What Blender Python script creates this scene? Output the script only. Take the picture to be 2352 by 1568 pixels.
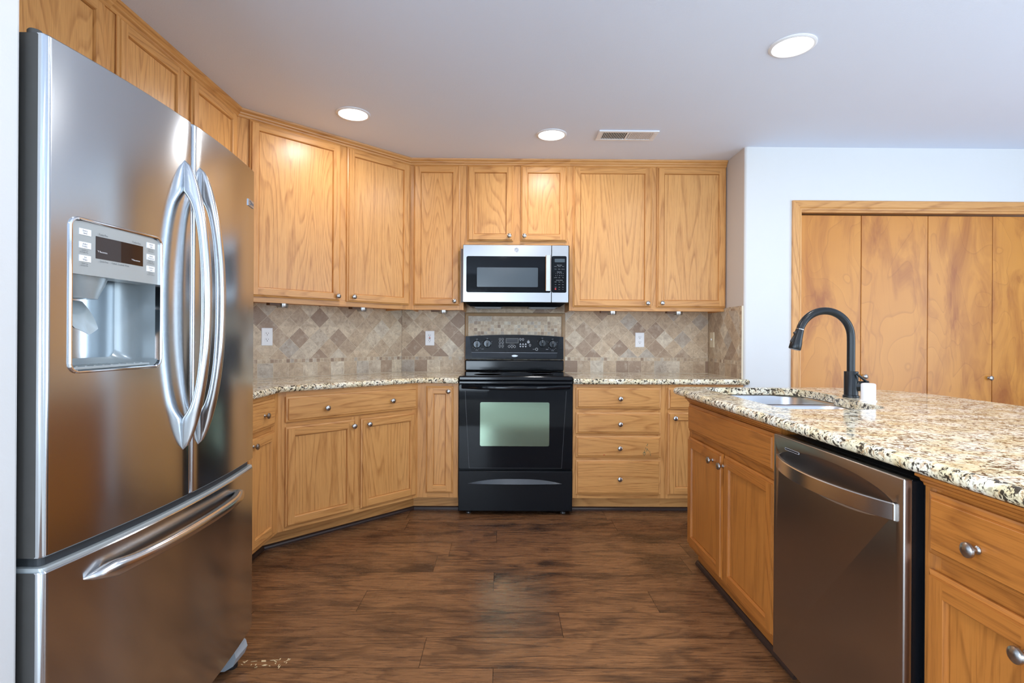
import bpy, bmesh, math, random
from math import sin, cos, pi, sqrt, radians
from mathutils import Matrix, Vector
random.seed(7)
for o in list(bpy.data.objects):
    bpy.data.objects.remove(o)
SC = bpy.context.scene
COL = SC.collection

# ------------------------------------------------------------------ camera, world, exposure
IW, IH = 2352, 1568
F_PX, CX, CY = 1219.85, 1165.14, 776.78
YAW, PITCH, ROLL = 0.0054, 0.0, 0.0059
cam_data = bpy.data.cameras.new('camera')
cam = bpy.data.objects.new('camera', cam_data)
COL.objects.link(cam)
SC.camera = cam
cam_data.sensor_width = 36.0
cam_data.lens = F_PX / IW * 36.0
cam_data.shift_x = (IW / 2 - CX) / IW
cam_data.shift_y = (CY - IH / 2) / IW
cam_data.clip_start = 0.02
_r0 = Vector((cos(YAW), -sin(YAW), 0))
_f0 = Vector((sin(YAW) * cos(PITCH), cos(YAW) * cos(PITCH), sin(PITCH)))
_u0 = _r0.cross(_f0)
_r = _r0 * cos(ROLL) + _u0 * sin(ROLL)
_u = _u0 * cos(ROLL) - _r0 * sin(ROLL)
_m = Matrix((_r, _u, -_f0)).transposed().to_4x4()
_m.translation = Vector((-0.0786, -4.1906, 1.1832))
cam.matrix_world = _m

SC.view_settings.view_transform = 'Standard'
SC.view_settings.look = 'None'
SC.view_settings.gamma = 1.0
SC.view_settings.use_curve_mapping = False
SC.view_settings.exposure = -0.05
SC.cycles.max_bounces = 10
SC.cycles.diffuse_bounces = 6
SC.cycles.glossy_bounces = 5
SC.cycles.sample_clamp_indirect = 6.0
SC.cycles.use_denoising = True
try:
    SC.cycles.denoiser = 'OPENIMAGEDENOISE'
except Exception:
    pass

world = bpy.data.worlds.new('sky')
SC.world = world
world.use_nodes = True
world.node_tree.nodes['Background'].inputs[0].default_value = (0.72, 0.85, 1.0, 1)
world.node_tree.nodes['Background'].inputs[1].default_value = 1.0


def area_light(name, loc, direction, sx, sy, power, color, shape='RECTANGLE', spread=pi):
    d = bpy.data.lights.new(name, 'AREA')
    d.shape = shape
    d.size = sx
    d.size_y = sy
    d.energy = power
    d.color = color
    d.spread = spread
    o = bpy.data.objects.new(name, d)
    COL.objects.link(o)
    o.location = loc
    o.rotation_euler = Vector(direction).to_track_quat('-Z', 'Y').to_euler()
    return o


ZC = 2.485           # ceiling
# daylight entering through assumed, unseen windows behind the camera and beyond the dining side
DAY = (0.72, 0.86, 1.0)
area_light('daylight_rear', (-2.4, -7.60, 1.15), (0, 1, 0.2), 2.0, 2.0, 80, DAY)
area_light('daylight_rear', (-0.8, -7.60, 1.15), (0, 1, 0.2), 0.85, 2.0, 75, DAY)
area_light('daylight_rear', (2.6, -7.60, 1.15), (0, 1, 0.2), 2.0, 2.0, 75, DAY)
area_light('daylight_side', (4.32, -3.3, 1.35), (-1, 0, 0.3), 2.6, 2.0, 90, DAY)
area_light('daylight_living', (-3.92, -5.4, 1.15), (1, 0, 0.2), 2.0, 2.0, 130, DAY)

# ------------------------------------------------------------------ helpers


def srgb(r, g, b):
    def f(c):
        c /= 255.0
        return c / 12.92 if c <= 0.04045 else ((c + 0.055) / 1.055) ** 2.4
    return (f(r), f(g), f(b), 1.0)


class M:
    """Collects geometry and links it as one mesh object."""

    def __init__(self):
        self.bm = bmesh.new()

    def box(self, x0, x1, y0, y1, z0, z1, mi=0, bev=0.0, seg=1):
        bm = self.bm
        vs = [bm.verts.new((x, y, z)) for x in (x0, x1) for y in (y0, y1) for z in (z0, z1)]
        fs = []
        for idx in ((0, 1, 3, 2), (4, 6, 7, 5), (0, 4, 5, 1), (2, 3, 7, 6), (0, 2, 6, 4), (1, 5, 7, 3)):
            f = bm.faces.new([vs[i] for i in idx])
            f.material_index = mi
            fs.append(f)
        if bev > 0:
            es = list({e for f in fs for e in f.edges})
            r = bmesh.ops.bevel(bm, geom=es, offset=bev, segments=seg, profile=0.5, affect='EDGES')
            for f in r['faces']:
                f.material_index = mi
        return self

    def face(self, pts, mi=0):
        f = self.bm.faces.new([self.bm.verts.new(p) for p in pts])
        f.material_index = mi
        return f

    def loft(self, rings, mi=0, closed=True, caps=True, mis=None):
        """rings: lists of 3D points of the same length."""
        bm = self.bm
        vr = [[bm.verts.new(p) for p in r] for r in rings]
        n = len(rings[0])
        for a in range(len(vr) - 1):
            for i in range(n if closed else n - 1):
                j = (i + 1) % n
                f = bm.faces.new((vr[a][i], vr[a][j], vr[a + 1][j], vr[a + 1][i]))
                f.material_index = mis[i] if mis else mi
        if caps and closed:
            for r in (vr[0][::-1], vr[-1]):
                f = bm.faces.new(r)
                f.material_index = mi
        return vr

    def prism(self, poly, z0, z1, mi=0):
        self.loft([[(x, y, z0) for x, y in poly], [(x, y, z1) for x, y in poly]], mi)
        return self

    def extrude_x(self, poly, x0, x1, mi=0, k0=0.0, k1=0.0, yref=0.0):
        """profile in (y,z) swept along x; k0/k1 mitre the ends with y."""
        self.loft([[(x0 + k0 * (y - yref), y, z) for y, z in poly],
                   [(x1 + k1 * (y - yref), y, z) for y, z in poly]], mi)
        return self

    def lathe(self, prof, origin=(0, 0, 0), axis='z', n=24, mi=0):
        """prof: (radius, height) pairs from one end to the other."""
        rings = []
        ox, oy, oz = origin
        for r, h in prof:
            r = max(r, 1e-5)
            ring = []
            for i in range(n):
                a = 2 * pi * i / n
                c, s = r * cos(a), r * sin(a)
                if axis == 'z':
                    p = (ox + c, oy + s, oz + h)
                elif axis == '-y':
                    p = (ox + c, oy - h, oz + s)
                elif axis == '-z':
                    p = (ox + c, oy - s, oz - h)
                elif axis == 'x':
                    p = (ox + h, oy + c, oz + s)
                ring.append(p)
            rings.append(ring)
        self.loft(rings, mi)
        return self

    def tube(self, pts, rad, n=16, mi=0):
        pts = [Vector(p) for p in pts]
        if not isinstance(rad, (list, tuple)):
            rad = [rad] * len(pts)
        rings = []
        t = (pts[1] - pts[0]).normalized()
        up = Vector((0, 0, 1)) if abs(t.z) < 0.9 else Vector((0, 1, 0))
        u = t.cross(up).normalized()
        for i, p in enumerate(pts):
            a = pts[max(i - 1, 0)]
            b = pts[min(i + 1, len(pts) - 1)]
            t = (b - a).normalized()
            u = (u - t * u.dot(t)).normalized()
            v = t.cross(u)
            rings.append([tuple(p + (u * cos(2 * pi * k / n) + v * sin(2 * pi * k / n)) * rad[i]) for k in range(n)])
        self.loft(rings, mi)
        return self

    def text(self, s, size, origin, xd, zd, mi=0, align='LEFT', lift=0.0004):
        cu = bpy.data.curves.new('t', 'FONT')
        cu.body = s
        cu.size = size
        cu.align_x = align
        cu.resolution_u = 2
        ob = bpy.data.objects.new('t', cu)
        COL.objects.link(ob)
        dg = bpy.context.evaluated_depsgraph_get()
        me = bpy.data.meshes.new_from_object(ob.evaluated_get(dg))
        bpy.data.objects.remove(ob)
        bpy.data.curves.remove(cu)
        xd, zd = Vector(xd).normalized(), Vector(zd).normalized()
        nd = xd.cross(zd)
        o = Vector(origin) + nd * lift
        vs = [self.bm.verts.new(o + xd * v.co.x + zd * v.co.y) for v in me.vertices]
        for p in me.polygons:
            try:
                f = self.bm.faces.new([vs[i] for i in p.vertices])
                f.material_index = mi
            except ValueError:
                pass
        bpy.data.meshes.remove(me)
        return self

    def build(self, name, mats, parent=None, smooth=False, loc=None, rot=None, normals=True):
        if normals:
            bmesh.ops.recalc_face_normals(self.bm, faces=self.bm.faces[:])
        me = bpy.data.meshes.new(name)
        self.bm.to_mesh(me)
        self.bm.free()
        if not isinstance(mats, (list, tuple)):
            mats = [mats]
        for m in mats:
            me.materials.append(m)
        if smooth:
            for p in me.polygons:
                p.use_smooth = True
            try:
                me.set_sharp_from_angle(angle=radians(smooth if smooth > 1 else 35))
            except Exception:
                pass
        o = bpy.data.objects.new(name, me)
        COL.objects.link(o)
        if parent:
            o.parent = parent
        if loc:
            o.location = loc
        if rot:
            o.rotation_euler = rot
        return o


def thing(name, label, cat, loc=(0, 0, 0), rotz=0.0, group=None):
    o = bpy.data.objects.new(name, None)
    COL.objects.link(o)
    o.empty_display_size = 0.1
    o.location = loc
    o.rotation_euler = (0, 0, rotz)
    o['label'] = label
    o['category'] = cat
    if group:
        o['group'] = group
    return o


def tag(o, label, cat, group=None, kind=None):
    o['label'] = label
    o['category'] = cat
    if group:
        o['group'] = group
    if kind:
        o['kind'] = kind
    return o


def struct(o, label=None, cat=None):
    o['kind'] = 'structure'
    if label:
        o['label'] = label
    if cat:
        o['category'] = cat
    return o


def boolean(o, cutter, op='DIFFERENCE'):
    bpy.context.view_layer.update()
    cutter.matrix_world = o.matrix_world.copy()
    md = o.modifiers.new('b', 'BOOLEAN')
    md.object = cutter
    md.operation = op
    md.solver = 'EXACT'
    bpy.context.view_layer.update()
    dg = bpy.context.evaluated_depsgraph_get()
    me = bpy.data.meshes.new_from_object(o.evaluated_get(dg))
    o.modifiers.remove(md)
    old = o.data
    o.data = me
    me.name = old.name
    bpy.data.meshes.remove(old)
    cm = cutter.data
    bpy.data.objects.remove(cutter)
    bpy.data.meshes.remove(cm)


def rrect(w0, w1, h0, h1, r, n=6):
    """rounded rectangle outline, counter-clockwise, in 2D."""
    pts = []
    for cx, cy, a0 in ((w1 - r, h1 - r, 0), (w0 + r, h1 - r, 90), (w0 + r, h0 + r, 180), (w1 - r, h0 + r, 270)):
        for i in range(n + 1):
            a = radians(a0 + 90 * i / n)
            pts.append((cx + r * cos(a), cy + r * sin(a)))
    return pts


def fillet(poly, radii, n=8):
    out = []
    N = len(poly)
    for i in range(N):
        p = Vector(poly[i])
        r = radii[i]
        if r <= 0:
            out.append((p.x, p.y))
            continue
        a = (Vector(poly[i - 1]) - p).normalized()
        b = (Vector(poly[(i + 1) % N]) - p).normalized()
        ang = a.angle(b)
        d = r / math.tan(ang / 2)
        c = p + (a + b).normalized() * (r / sin(ang / 2))
        s, e = p + a * d - c, p + b * d - c
        a0 = math.atan2(s.y, s.x)
        a1 = math.atan2(e.y, e.x)
        da = (a1 - a0 + pi) % (2 * pi) - pi
        for k in range(n + 1):
            t = a0 + da * k / n
            out.append((c.x + r * cos(t), c.y + r * sin(t)))
    return out


def offset_poly(poly, d, w):
    """inward offset of a counter-clockwise outline, weight w per vertex."""
    out = []
    N = len(poly)
    for i in range(N):
        p0, p1, p2 = Vector(poly[i - 1]), Vector(poly[i]), Vector(poly[(i + 1) % N])
        e1, e2 = (p1 - p0).normalized(), (p2 - p1).normalized()
        n1, n2 = Vector((-e1.y, e1.x)), Vector((-e2.y, e2.x))
        m = (n1 + n2)
        m = m / max(m.length_squared / 2, 0.3)
        q = p1 + m * d * w[i]
        out.append((q.x, q.y))
    return out


# ------------------------------------------------------------------ materials


class N:
    """tiny node-tree builder"""

    def __init__(self, name):
        self.mat = bpy.data.materials.new(name)
        self.mat.use_nodes = True
        self.t = self.mat.node_tree
        self.p = self.t.nodes['Principled BSDF']

    def n(self, typ, **kw):
        nd = self.t.nodes.new(typ)
        for k, v in kw.items():
            setattr(nd, k, v)
        return nd

    def set(self, sock, v):
        if isinstance(v, bpy.types.NodeSocket):
            self.t.links.new(v, sock)
        else:
            sock.default_value = v

    def math(self, op, a, b=0.0, c=0.0, clamp=False):
        nd = self.n('ShaderNodeMath', operation=op, use_clamp=clamp)
        for s, v in zip(nd.inputs, (a, b, c)):
            self.set(s, v)
        return nd.outputs[0]

    def vmath(self, op, a, b=(0, 0, 0)):
        nd = self.n('ShaderNodeVectorMath', operation=op)
        self.set(nd.inputs[0], a)
        self.set(nd.inputs[1], b)
        return nd.outputs[0]

    def noise(self, vec, scale, detail=2.0, rough=0.5, dist=0.0, col=False):
        nd = self.n('ShaderNodeTexNoise')
        self.set(nd.inputs['Vector'], vec)
        nd.inputs['Scale'].default_value = scale
        nd.inputs['Detail'].default_value = detail
        nd.inputs['Roughness'].default_value = rough
        nd.inputs['Distortion'].default_value = dist
        return nd.outputs['Color' if col else 'Fac']

    def ramp(self, f, stops, interp='LINEAR'):
        nd = self.n('ShaderNodeValToRGB')
        nd.color_ramp.interpolation = interp
        el = nd.color_ramp.elements
        while len(el) < len(stops):
            el.new(0.5)
        for e, (p, c) in zip(el, stops):
            e.position = p
            e.color = c if len(c) == 4 else (*c, 1)
        self.set(nd.inputs[0], f)
        return nd.outputs[0]

    def mix(self, f, a, b, mode='MIX'):
        nd = self.n('ShaderNodeMix', data_type='RGBA', blend_type=mode)
        self.set(nd.inputs[0], f)
        self.set(nd.inputs[6], a)
        self.set(nd.inputs[7], b)
        return nd.outputs[2]

    def obj(self):
        return self.n('ShaderNodeTexCoord').outputs['Object']

    def sep(self, v):
        nd = self.n('ShaderNodeSeparateXYZ')
        self.set(nd.inputs[0], v)
        return nd.outputs

    def comb(self, x, y, z):
        nd = self.n('ShaderNodeCombineXYZ')
        for s, v in zip(nd.inputs, (x, y, z)):
            self.set(s, v)
        return nd.outputs[0]

    def bump(self, h, strength=0.2, dist=0.002):
        nd = self.n('ShaderNodeBump')
        nd.inputs['Strength'].default_value = strength
        nd.inputs['Distance'].default_value = dist
        self.set(nd.inputs['Height'], h)
        self.set(self.p.inputs['Normal'], nd.outputs[0])

    def done(self, color=None, rough=None, metal=None, spec=None, **kw):
        if color is not None:
            self.set(self.p.inputs['Base Color'], color)
        if rough is not None:
            self.set(self.p.inputs['Roughness'], rough)
        if metal is not None:
            self.p.inputs['Metallic'].default_value = metal
        if spec is not None:
            self.p.inputs['Specular IOR Level'].default_value = spec
        for k, v in kw.items():
            self.set(self.p.inputs[k.replace('_', ' ')], v)
        return self.mat


def plain(name, color, rough=0.5, metal=0.0, spec=0.5, wear=0.0):
    b = N(name)
    c = color
    if wear:
        f = b.noise(b.obj(), 30, 3)
        c = b.mix(b.math('MULTIPLY', f, wear), color, (color[0] * 0.6, color[1] * 0.6, color[2] * 0.6, 1))
    return b.done(c, rough, metal, spec)


def oak(name, axis, light, mid, dark, ring_k=17.0, ring_amt=0.62, rough=0.36):
    b = N(name)
    rnd = b.n('ShaderNodeObjectInfo').outputs['Random']
    off = b.comb(b.math('MULTIPLY', rnd, 37.0), b.math('MULTIPLY', rnd, 11.0), b.math('MULTIPLY', rnd, 53.0))
    v = b.vmath('ADD', b.obj(), off)

    def sc(k):
        return b.vmath('MULTIPLY', v, (1, 1, k) if axis == 'z' else (k, 1, 1))
    n1 = b.noise(sc(0.10), 5.5, 1.0, 0.4, 0.25)
    ring = b.math('FRACT', b.math('MULTIPLY', n1, ring_k))
    ring = b.ramp(ring, [(0.0, (0, 0, 0)), (0.55, (0.15, 0.15, 0.15)), (0.86, (1, 1, 1)), (1.0, (0, 0, 0))])
    wob = b.noise(sc(0.12), 70, 2.0, 0.6)
    pore = b.noise(sc(0.025), 330, 2.0, 0.6)
    pore = b.ramp(pore, [(0.50, (0, 0, 0)), (0.68, (1, 1, 1))])
    broad = b.noise(sc(0.25), 3.5, 2.0)
    streak = b.noise(sc(0.02), 45, 2.0, 0.55)
    c = b.mix(broad, light, mid)
    c = b.mix(b.math('MULTIPLY', b.ramp(streak, [(0.35, (0, 0, 0)), (0.75, (1, 1, 1))]), 0.45), c, mid)
    rr = b.math('MULTIPLY', b.math('MULTIPLY', ring, b.ramp(wob, [(0.3, (0.2, 0.2, 0.2)), (0.65, (1, 1, 1))])), ring_amt)
    c = b.mix(rr, c, dark)
    c = b.mix(b.math('MULTIPLY', pore, 0.34), c, dark)
    b.bump(pore, 0.06, 0.0006)
    return b.done(c, rough, 0, 0.45)


OAK_V = oak('oak_vertical', 'z', srgb(224, 170, 107), srgb(206, 146, 82), srgb(146, 86, 36))
OAK_H = oak('oak_horizontal', 'x', srgb(222, 168, 105), srgb(203, 144, 80), srgb(146, 86, 36))
OAK_P = oak('oak_panel', 'z', srgb(226, 173, 110), srgb(211, 152, 87), srgb(152, 92, 42), 21.0, 0.6, 0.33)
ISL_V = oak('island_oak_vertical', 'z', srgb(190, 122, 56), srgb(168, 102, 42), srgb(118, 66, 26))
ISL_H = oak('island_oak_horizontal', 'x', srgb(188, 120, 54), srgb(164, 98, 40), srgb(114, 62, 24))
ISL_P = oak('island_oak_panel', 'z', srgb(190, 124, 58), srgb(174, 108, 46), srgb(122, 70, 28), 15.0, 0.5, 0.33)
OAK = (OAK_V, OAK_H, OAK_P)
ISL = (ISL_V, ISL_H, ISL_P)


def birch():
    b = N('stained_birch')
    rnd = b.n('ShaderNodeObjectInfo').outputs['Random']
    v = b.vmath('ADD', b.obj(), b.comb(b.math('MULTIPLY', rnd, 31.0), 0.0, b.math('MULTIPLY', rnd, 17.0)))
    blot = b.noise(b.vmath('MULTIPLY', v, (1, 1, 0.25)), 6.0, 4.0, 0.62, 0.9)
    blot = b.ramp(blot, [(0.46, (0, 0, 0)), (0.70, (1, 1, 1))])
    n1 = b.noise(b.vmath('MULTIPLY', v, (1, 1, 0.45)), 2.6, 2.0, 0.5, 0.5)
    ring = b.ramp(b.math('FRACT', b.math('MULTIPLY', n1, 12.0)), [(0.0, (0, 0, 0)), (0.9, (0.3, 0.3, 0.3)), (0.97, (1, 1, 1)), (1, (0, 0, 0))])
    fine = b.noise(b.vmath('MULTIPLY', v, (1, 1, 0.04)), 120, 2.0)
    c = b.mix(b.noise(v, 2.2, 2), srgb(216, 150, 66), srgb(200, 130, 52))
    c = b.mix(b.math('MULTIPLY', blot, 0.8), c, srgb(148, 76, 26))
    c = b.mix(b.math('MULTIPLY', ring, 0.3), c, srgb(140, 74, 28))
    c = b.mix(b.math('MULTIPLY', fine, 0.15), c, srgb(170, 104, 48))
    return b.done(c, 0.34, 0, 0.45)


BIRCH = birch()


def granite():
    b = N('granite')
    v = b.obj()
    w = b.vmath('ADD', v, b.vmath('MULTIPLY', b.noise(v, 30, 2, 0.5, 0, True), (0.03, 0.03, 0.03)))
    big = b.noise(w, 11, 3, 0.55)
    base = b.ramp(big, [(0.28, srgb(208, 188, 142)), (0.44, srgb(238, 227, 194)), (0.62, srgb(250, 246, 228))])
    rust = b.ramp(b.noise(w, 58, 3, 0.62, 0.5), [(0.54, (0, 0, 0)), (0.63, (1, 1, 1))])
    c = b.mix(b.math('MULTIPLY', rust, 0.62), base, srgb(164, 112, 58))
    gy = b.ramp(b.noise(w, 105, 2, 0.6), [(0.55, (0, 0, 0)), (0.64, (1, 1, 1))])
    c = b.mix(b.math('MULTIPLY', gy, 0.55), c, srgb(122, 106, 78))
    fl = b.noise(w, 78, 3, 0.65, 0.3)
    zone = b.noise(v, 17, 3, 0.6)
    thr = b.math('ADD', b.math('MULTIPLY', zone, 0.35), fl)
    dark = b.ramp(thr, [(0.70, (0, 0, 0)), (0.76, (1, 1, 1))])
    c = b.mix(b.math('MULTIPLY', dark, 0.95), c, srgb(44, 35, 30))
    return b.done(c, 0.09, 0, 0.15)


GRANITE = granite()


def tile_mat(name, pitch, u0, v0, diag, tone=1.0, grout_w=0.022, seed=0.0):
    """square stone tiles in the object's x-z plane; diag turns them 45 degrees."""
    b = N(name)
    x, y, z = b.sep(b.obj())
    u, w = b.math('SUBTRACT', x, u0), b.math('SUBTRACT', z, v0)
    if diag:
        k = 1.0 / (pitch)
        p, q = b.math('MULTIPLY', b.math('ADD', u, w), k), b.math('MULTIPLY', b.math('SUBTRACT', w, u), k)
    else:
        p, q = b.math('MULTIPLY', u, 1.0 / pitch), b.math('MULTIPLY', w, 1.0 / pitch)
    cell = b.comb(b.math('FLOOR', p), b.math('FLOOR', q), seed)
    wn = b.n('ShaderNodeTexWhiteNoise', noise_dimensions='3D')
    b.set(wn.inputs['Vector'], cell)
    rnd = wn.outputs['Value']
    T = lambda r, g, bl: tuple(min(c * tone * k_, 0.95) for c, k_ in zip(srgb(r, g, bl)[:3], (1.10, 1.12, 1.08))) + (1,)
    stone = b.ramp(rnd, [(0.0, T(148, 124, 106)), (0.14, T(168, 144, 124)), (0.34, T(206, 184, 158)), (0.55, T(196, 172, 146)),
                         (0.75, T(220, 202, 178)), (0.90, T(182, 172, 162)), (1.0, T(226, 212, 192))])
    shift = b.vmath('ADD', b.obj(), b.vmath('MULTIPLY', wn.outputs['Color'], (7, 7, 7)))
    mott = b.noise(shift, 22, 5, 0.68, 0.6)
    c = b.mix(b.math('MULTIPLY', b.ramp(mott, [(0.35, (0, 0, 0)), (0.75, (1, 1, 1))]), 0.75), stone, T(142, 116, 98))
    pit = b.ramp(b.noise(shift, 120, 3, 0.65), [(0.58, (0, 0, 0)), (0.70, (1, 1, 1))])
    c = b.mix(b.math('MULTIPLY', pit, 0.5), c, T(96, 76, 64))
    lite = b.ramp(b.noise(shift, 14, 3, 0.6), [(0.55, (0, 0, 0)), (0.75, (1, 1, 1))])
    c = b.mix(b.math('MULTIPLY', lite, 0.45), c, T(222, 208, 190))

    def edge(s):
        f = b.math('FRACT', s)
        return b.math('MINIMUM', f, b.math('SUBTRACT', 1.0, f))
    e = b.math('MINIMUM', edge(p), edge(q))
    g = b.math('LESS_THAN', e, grout_w)
    c = b.mix(b.math('MULTIPLY', g, 0.7), c, T(205, 190, 168))
    b.bump(b.math('MINIMUM', e, 0.06), 0.35, 0.01)
    return b.done(c, b.math('ADD', 0.28, b.math('MULTIPLY', mott, 0.25)), 0, 0.4)


def steel(name, base, rough, axis='x', amt=0.05, metal=1.0, aniso=0.0):
    b = N(name)
    v = b.vmath('MULTIPLY', b.obj(), {'x': (0.01, 1, 1), 'z': (1, 1, 0.01), 'y': (1, 0.01, 1)}[axis])
    br = b.noise(v, 1600, 1, 0.5)
    c = b.mix(b.math('MULTIPLY', br, amt), base, (base[0] * 0.8, base[1] * 0.8, base[2] * 0.8, 1))
    r = b.math('ADD', rough - amt * 0.2, b.math('MULTIPLY', br, amt * 0.4))
    b.done(c, r, metal, 0.5)
    if aniso:
        tg = b.n('ShaderNodeTangent', direction_type='RADIAL', axis='Y')
        b.set(b.p.inputs['Tangent'], tg.outputs[0])
        b.p.inputs['Anisotropic'].default_value = aniso
    return b.mat


STEEL = steel('brushed_steel', (0.59, 0.63, 0.67, 1), 0.17, 'y', 0.03, 1.0, 0.65)
STEEL_DARK = steel('dark_steel', (0.40, 0.375, 0.36, 1), 0.28, 'x', 0.02)
STEEL_H = steel('handle_steel', (0.66, 0.67, 0.68, 1), 0.20, 'z')
STEEL_MW = steel('microwave_steel', (0.40, 0.41, 0.42, 1), 0.28, 'x', 0.04)
STEEL_SINK = steel('sink_steel', (0.70, 0.71, 0.73, 1), 0.30, 'y', 0.04)
STEEL_BAND = steel('handle_band_steel', (0.62, 0.60, 0.58, 1), 0.22, 'x')
NICKEL = steel('satin_nickel', (0.44, 0.43, 0.42, 1), 0.27, 'x', 0.02)
FRIDGE_SIDE = plain('fridge_side_grey', srgb(74, 73, 71), 0.5, 0.2, 0.4, 0.3)
SILVER = plain('silver_plastic', srgb(176, 184, 186), 0.32, 0.35)
SILVER_DK = plain('cavity_silver', srgb(158, 168, 172), 0.24, 0.35)
CHROME = plain('chrome', (0.85, 0.86, 0.88, 1), 0.06, 1.0)
BLACK_GLOSS = plain('black_enamel', (0.005, 0.006, 0.008, 1), 0.10, 0, 0.32)
BLACK_SATIN = plain('black_satin', (0.006, 0.007, 0.009, 1), 0.22, 0, 0.18)
BLACK_GLASS = plain('black_glass', (0.004, 0.005, 0.007, 1), 0.04, 0, 0.16)
BLACK = plain('black_plastic', (0.012, 0.012, 0.014, 1), 0.45)
GASKET = plain('dark_gasket', (0.03, 0.035, 0.04, 1), 0.5)
FAUCET_BLK = plain('matte_black_metal', (0.022, 0.025, 0.028, 1), 0.28, 0.5)
WHITE_PL = plain('white_plastic', srgb(240, 241, 244), 0.35)
IVORY_PL = plain('ivory_plastic', srgb(226, 214, 186), 0.4)
WHITE_MET = plain('white_enamel', srgb(232, 233, 236), 0.4)
DARK_SLOT = plain('dark_slot', (0.02, 0.02, 0.02, 1), 0.6)
RED_PL = plain('red_plastic', srgb(200, 40, 40), 0.4)
INK = plain('grey_ink', srgb(96, 102, 106), 0.6)
INK_LT = plain('light_ink', srgb(196, 200, 206), 0.6)
INK_W = plain('white_ink', srgb(236, 238, 242), 0.5)
TRIM_DARK = plain('dark_molding', srgb(58, 42, 36), 0.4, 0, 0.5, 0.6)
TRIM_BROWN = plain('dark_walnut_block', srgb(96, 62, 34), 0.5)
CHIP = plain('pale_chip', srgb(216, 190, 146), 0.8)
CAULK = plain('grout_bead', srgb(214, 200, 176), 0.6)


def oven_window():
    b = N('oven_window_glass')
    return b.done((0.10, 0.13, 0.11, 1), 0.07, 0.85, 0.5)


OVEN_WIN = plain('oven_window_glass', (0.21, 0.28, 0.21, 1), 0.10, 1.0)  # coated glass; green of outdoor reflections put into its tint
MW_WIN = plain('microwave_screen', srgb(62, 74, 82), 0.18, 0.0, 0.6)


def paint(name, c, bump=0.12, scale=260, rough=0.55):
    b = N(name)
    h = b.noise(b.obj(), scale, 3, 0.6)
    b.bump(h, bump, 0.002)
    c2 = (c[0] * 0.96, c[1] * 0.96, c[2] * 0.97, 1)
    return b.done(b.mix(b.noise(b.obj(), 1.3, 2), c, c2), rough, 0, 0.3)


WALL = paint('wall_paint', srgb(218, 219, 219))
WALL_BEIGE = paint('beige_return_wall', srgb(204, 196, 188))  # beige tone on the return wall only, somewhat darker than WALL
CEIL = paint('ceiling_paint', srgb(226, 234, 250), 0.25, 150, 0.7)
CARPET = paint('carpet_pile', srgb(206, 200, 190), 0.6, 500, 0.95)


def plank_floor():
    b = N('hickory_plank')
    at = b.n('ShaderNodeAttribute', attribute_name='plank')
    uvn = b.n('ShaderNodeUVMap').outputs[0]          # metres inside the plank
    uu, vv, _ = b.sep(uvn)
    cr, cg, cb = b.sep(at.outputs['Vector'])
    base = b.comb(b.math('ADD', uu, b.math('MULTIPLY', cr, 40.0)), b.math('ADD', vv, b.math('MULTIPLY', cg, 40.0)), 0.0)

    def sc(k):
        return b.vmath('MULTIPLY', base, (k, 1, 1))
    n1 = b.noise(sc(0.16), 6.5, 2.5, 0.5, 0.5)
    ring = b.ramp(b.math('FRACT', b.math('MULTIPLY', n1, 9.0)), [(0, (0, 0, 0)), (0.6, (0.2, 0.2, 0.2)), (0.9, (1, 1, 1)), (1, (0, 0, 0))])
    patch = b.ramp(b.noise(sc(0.35), 7.5, 3, 0.6, 0.8), [(0.46, (0, 0, 0)), (0.72, (1, 1, 1))])
    pore = b.ramp(b.noise(sc(0.04), 240, 3, 0.65), [(0.47, (0, 0, 0)), (0.62, (1, 1, 1))])
    fleck = b.ramp(b.noise(sc(0.10), 95, 4, 0.68, 0.5), [(0.54, (0, 0, 0)), (0.64, (1, 1, 1))])
    broad = b.noise(sc(0.3), 3.0, 2)
    c = b.mix(broad, srgb(160, 114, 74), srgb(132, 92, 62))
    c = b.mix(b.math('MULTIPLY', cb, 0.35), c, srgb(94, 65, 47))
    c = b.mix(b.math('MULTIPLY', ring, 0.5), c, srgb(66, 40, 28))
    c = b.mix(b.math('MULTIPLY', pore, 0.45), c, srgb(52, 31, 22))
    c = b.mix(b.math('MULTIPLY', fleck, 0.6), c, srgb(46, 28, 22))
    c = b.mix(b.math('MULTIPLY', patch, 0.85), c, srgb(38, 27, 24))
    c = b.mix(at.outputs['Alpha'] if False else 0.0, c, c)
    ln = b.n('ShaderNodeUVMap', uv_map='edge').outputs[0]
    ex, ey, _z = b.sep(ln)
    e = b.math('MINIMUM', ex, ey)
    seam = b.math('LESS_THAN', e, 0.0014)
    c = b.mix(b.math('MULTIPLY', seam, 0.75), c, srgb(26, 17, 14))
    b.bump(b.math('ADD', b.math('MULTIPLY', pore, -0.4), b.math('MULTIPLY', b.math('MINIMUM', e, 0.004), 250.0)), 0.08, 0.0006)
    return b.done(c, b.math('ADD', 0.24, b.math('MULTIPLY', fleck, 0.12)), 0, 0.5)


FLOOR = plank_floor()


def emitter(name, color, strength):
    b = N(name)
    return b.done((1, 1, 1, 1), 0.4, 0, 0.3, Emission_Color=color, Emission_Strength=strength)


LENS = emitter('lit_lens', (1.0, 0.97, 0.93, 1), 9.0)
DISPLAY = plain('dark_display', srgb(44, 28, 22), 0.06, 0, 0.6)

# ------------------------------------------------------------------ the room shell
XL = -1.915       # left kitchen wall
XR = 1.54         # return wall face
YP = -0.613       # pantry wall face
ROW, PLEN = 0.195, 1.314


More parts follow.
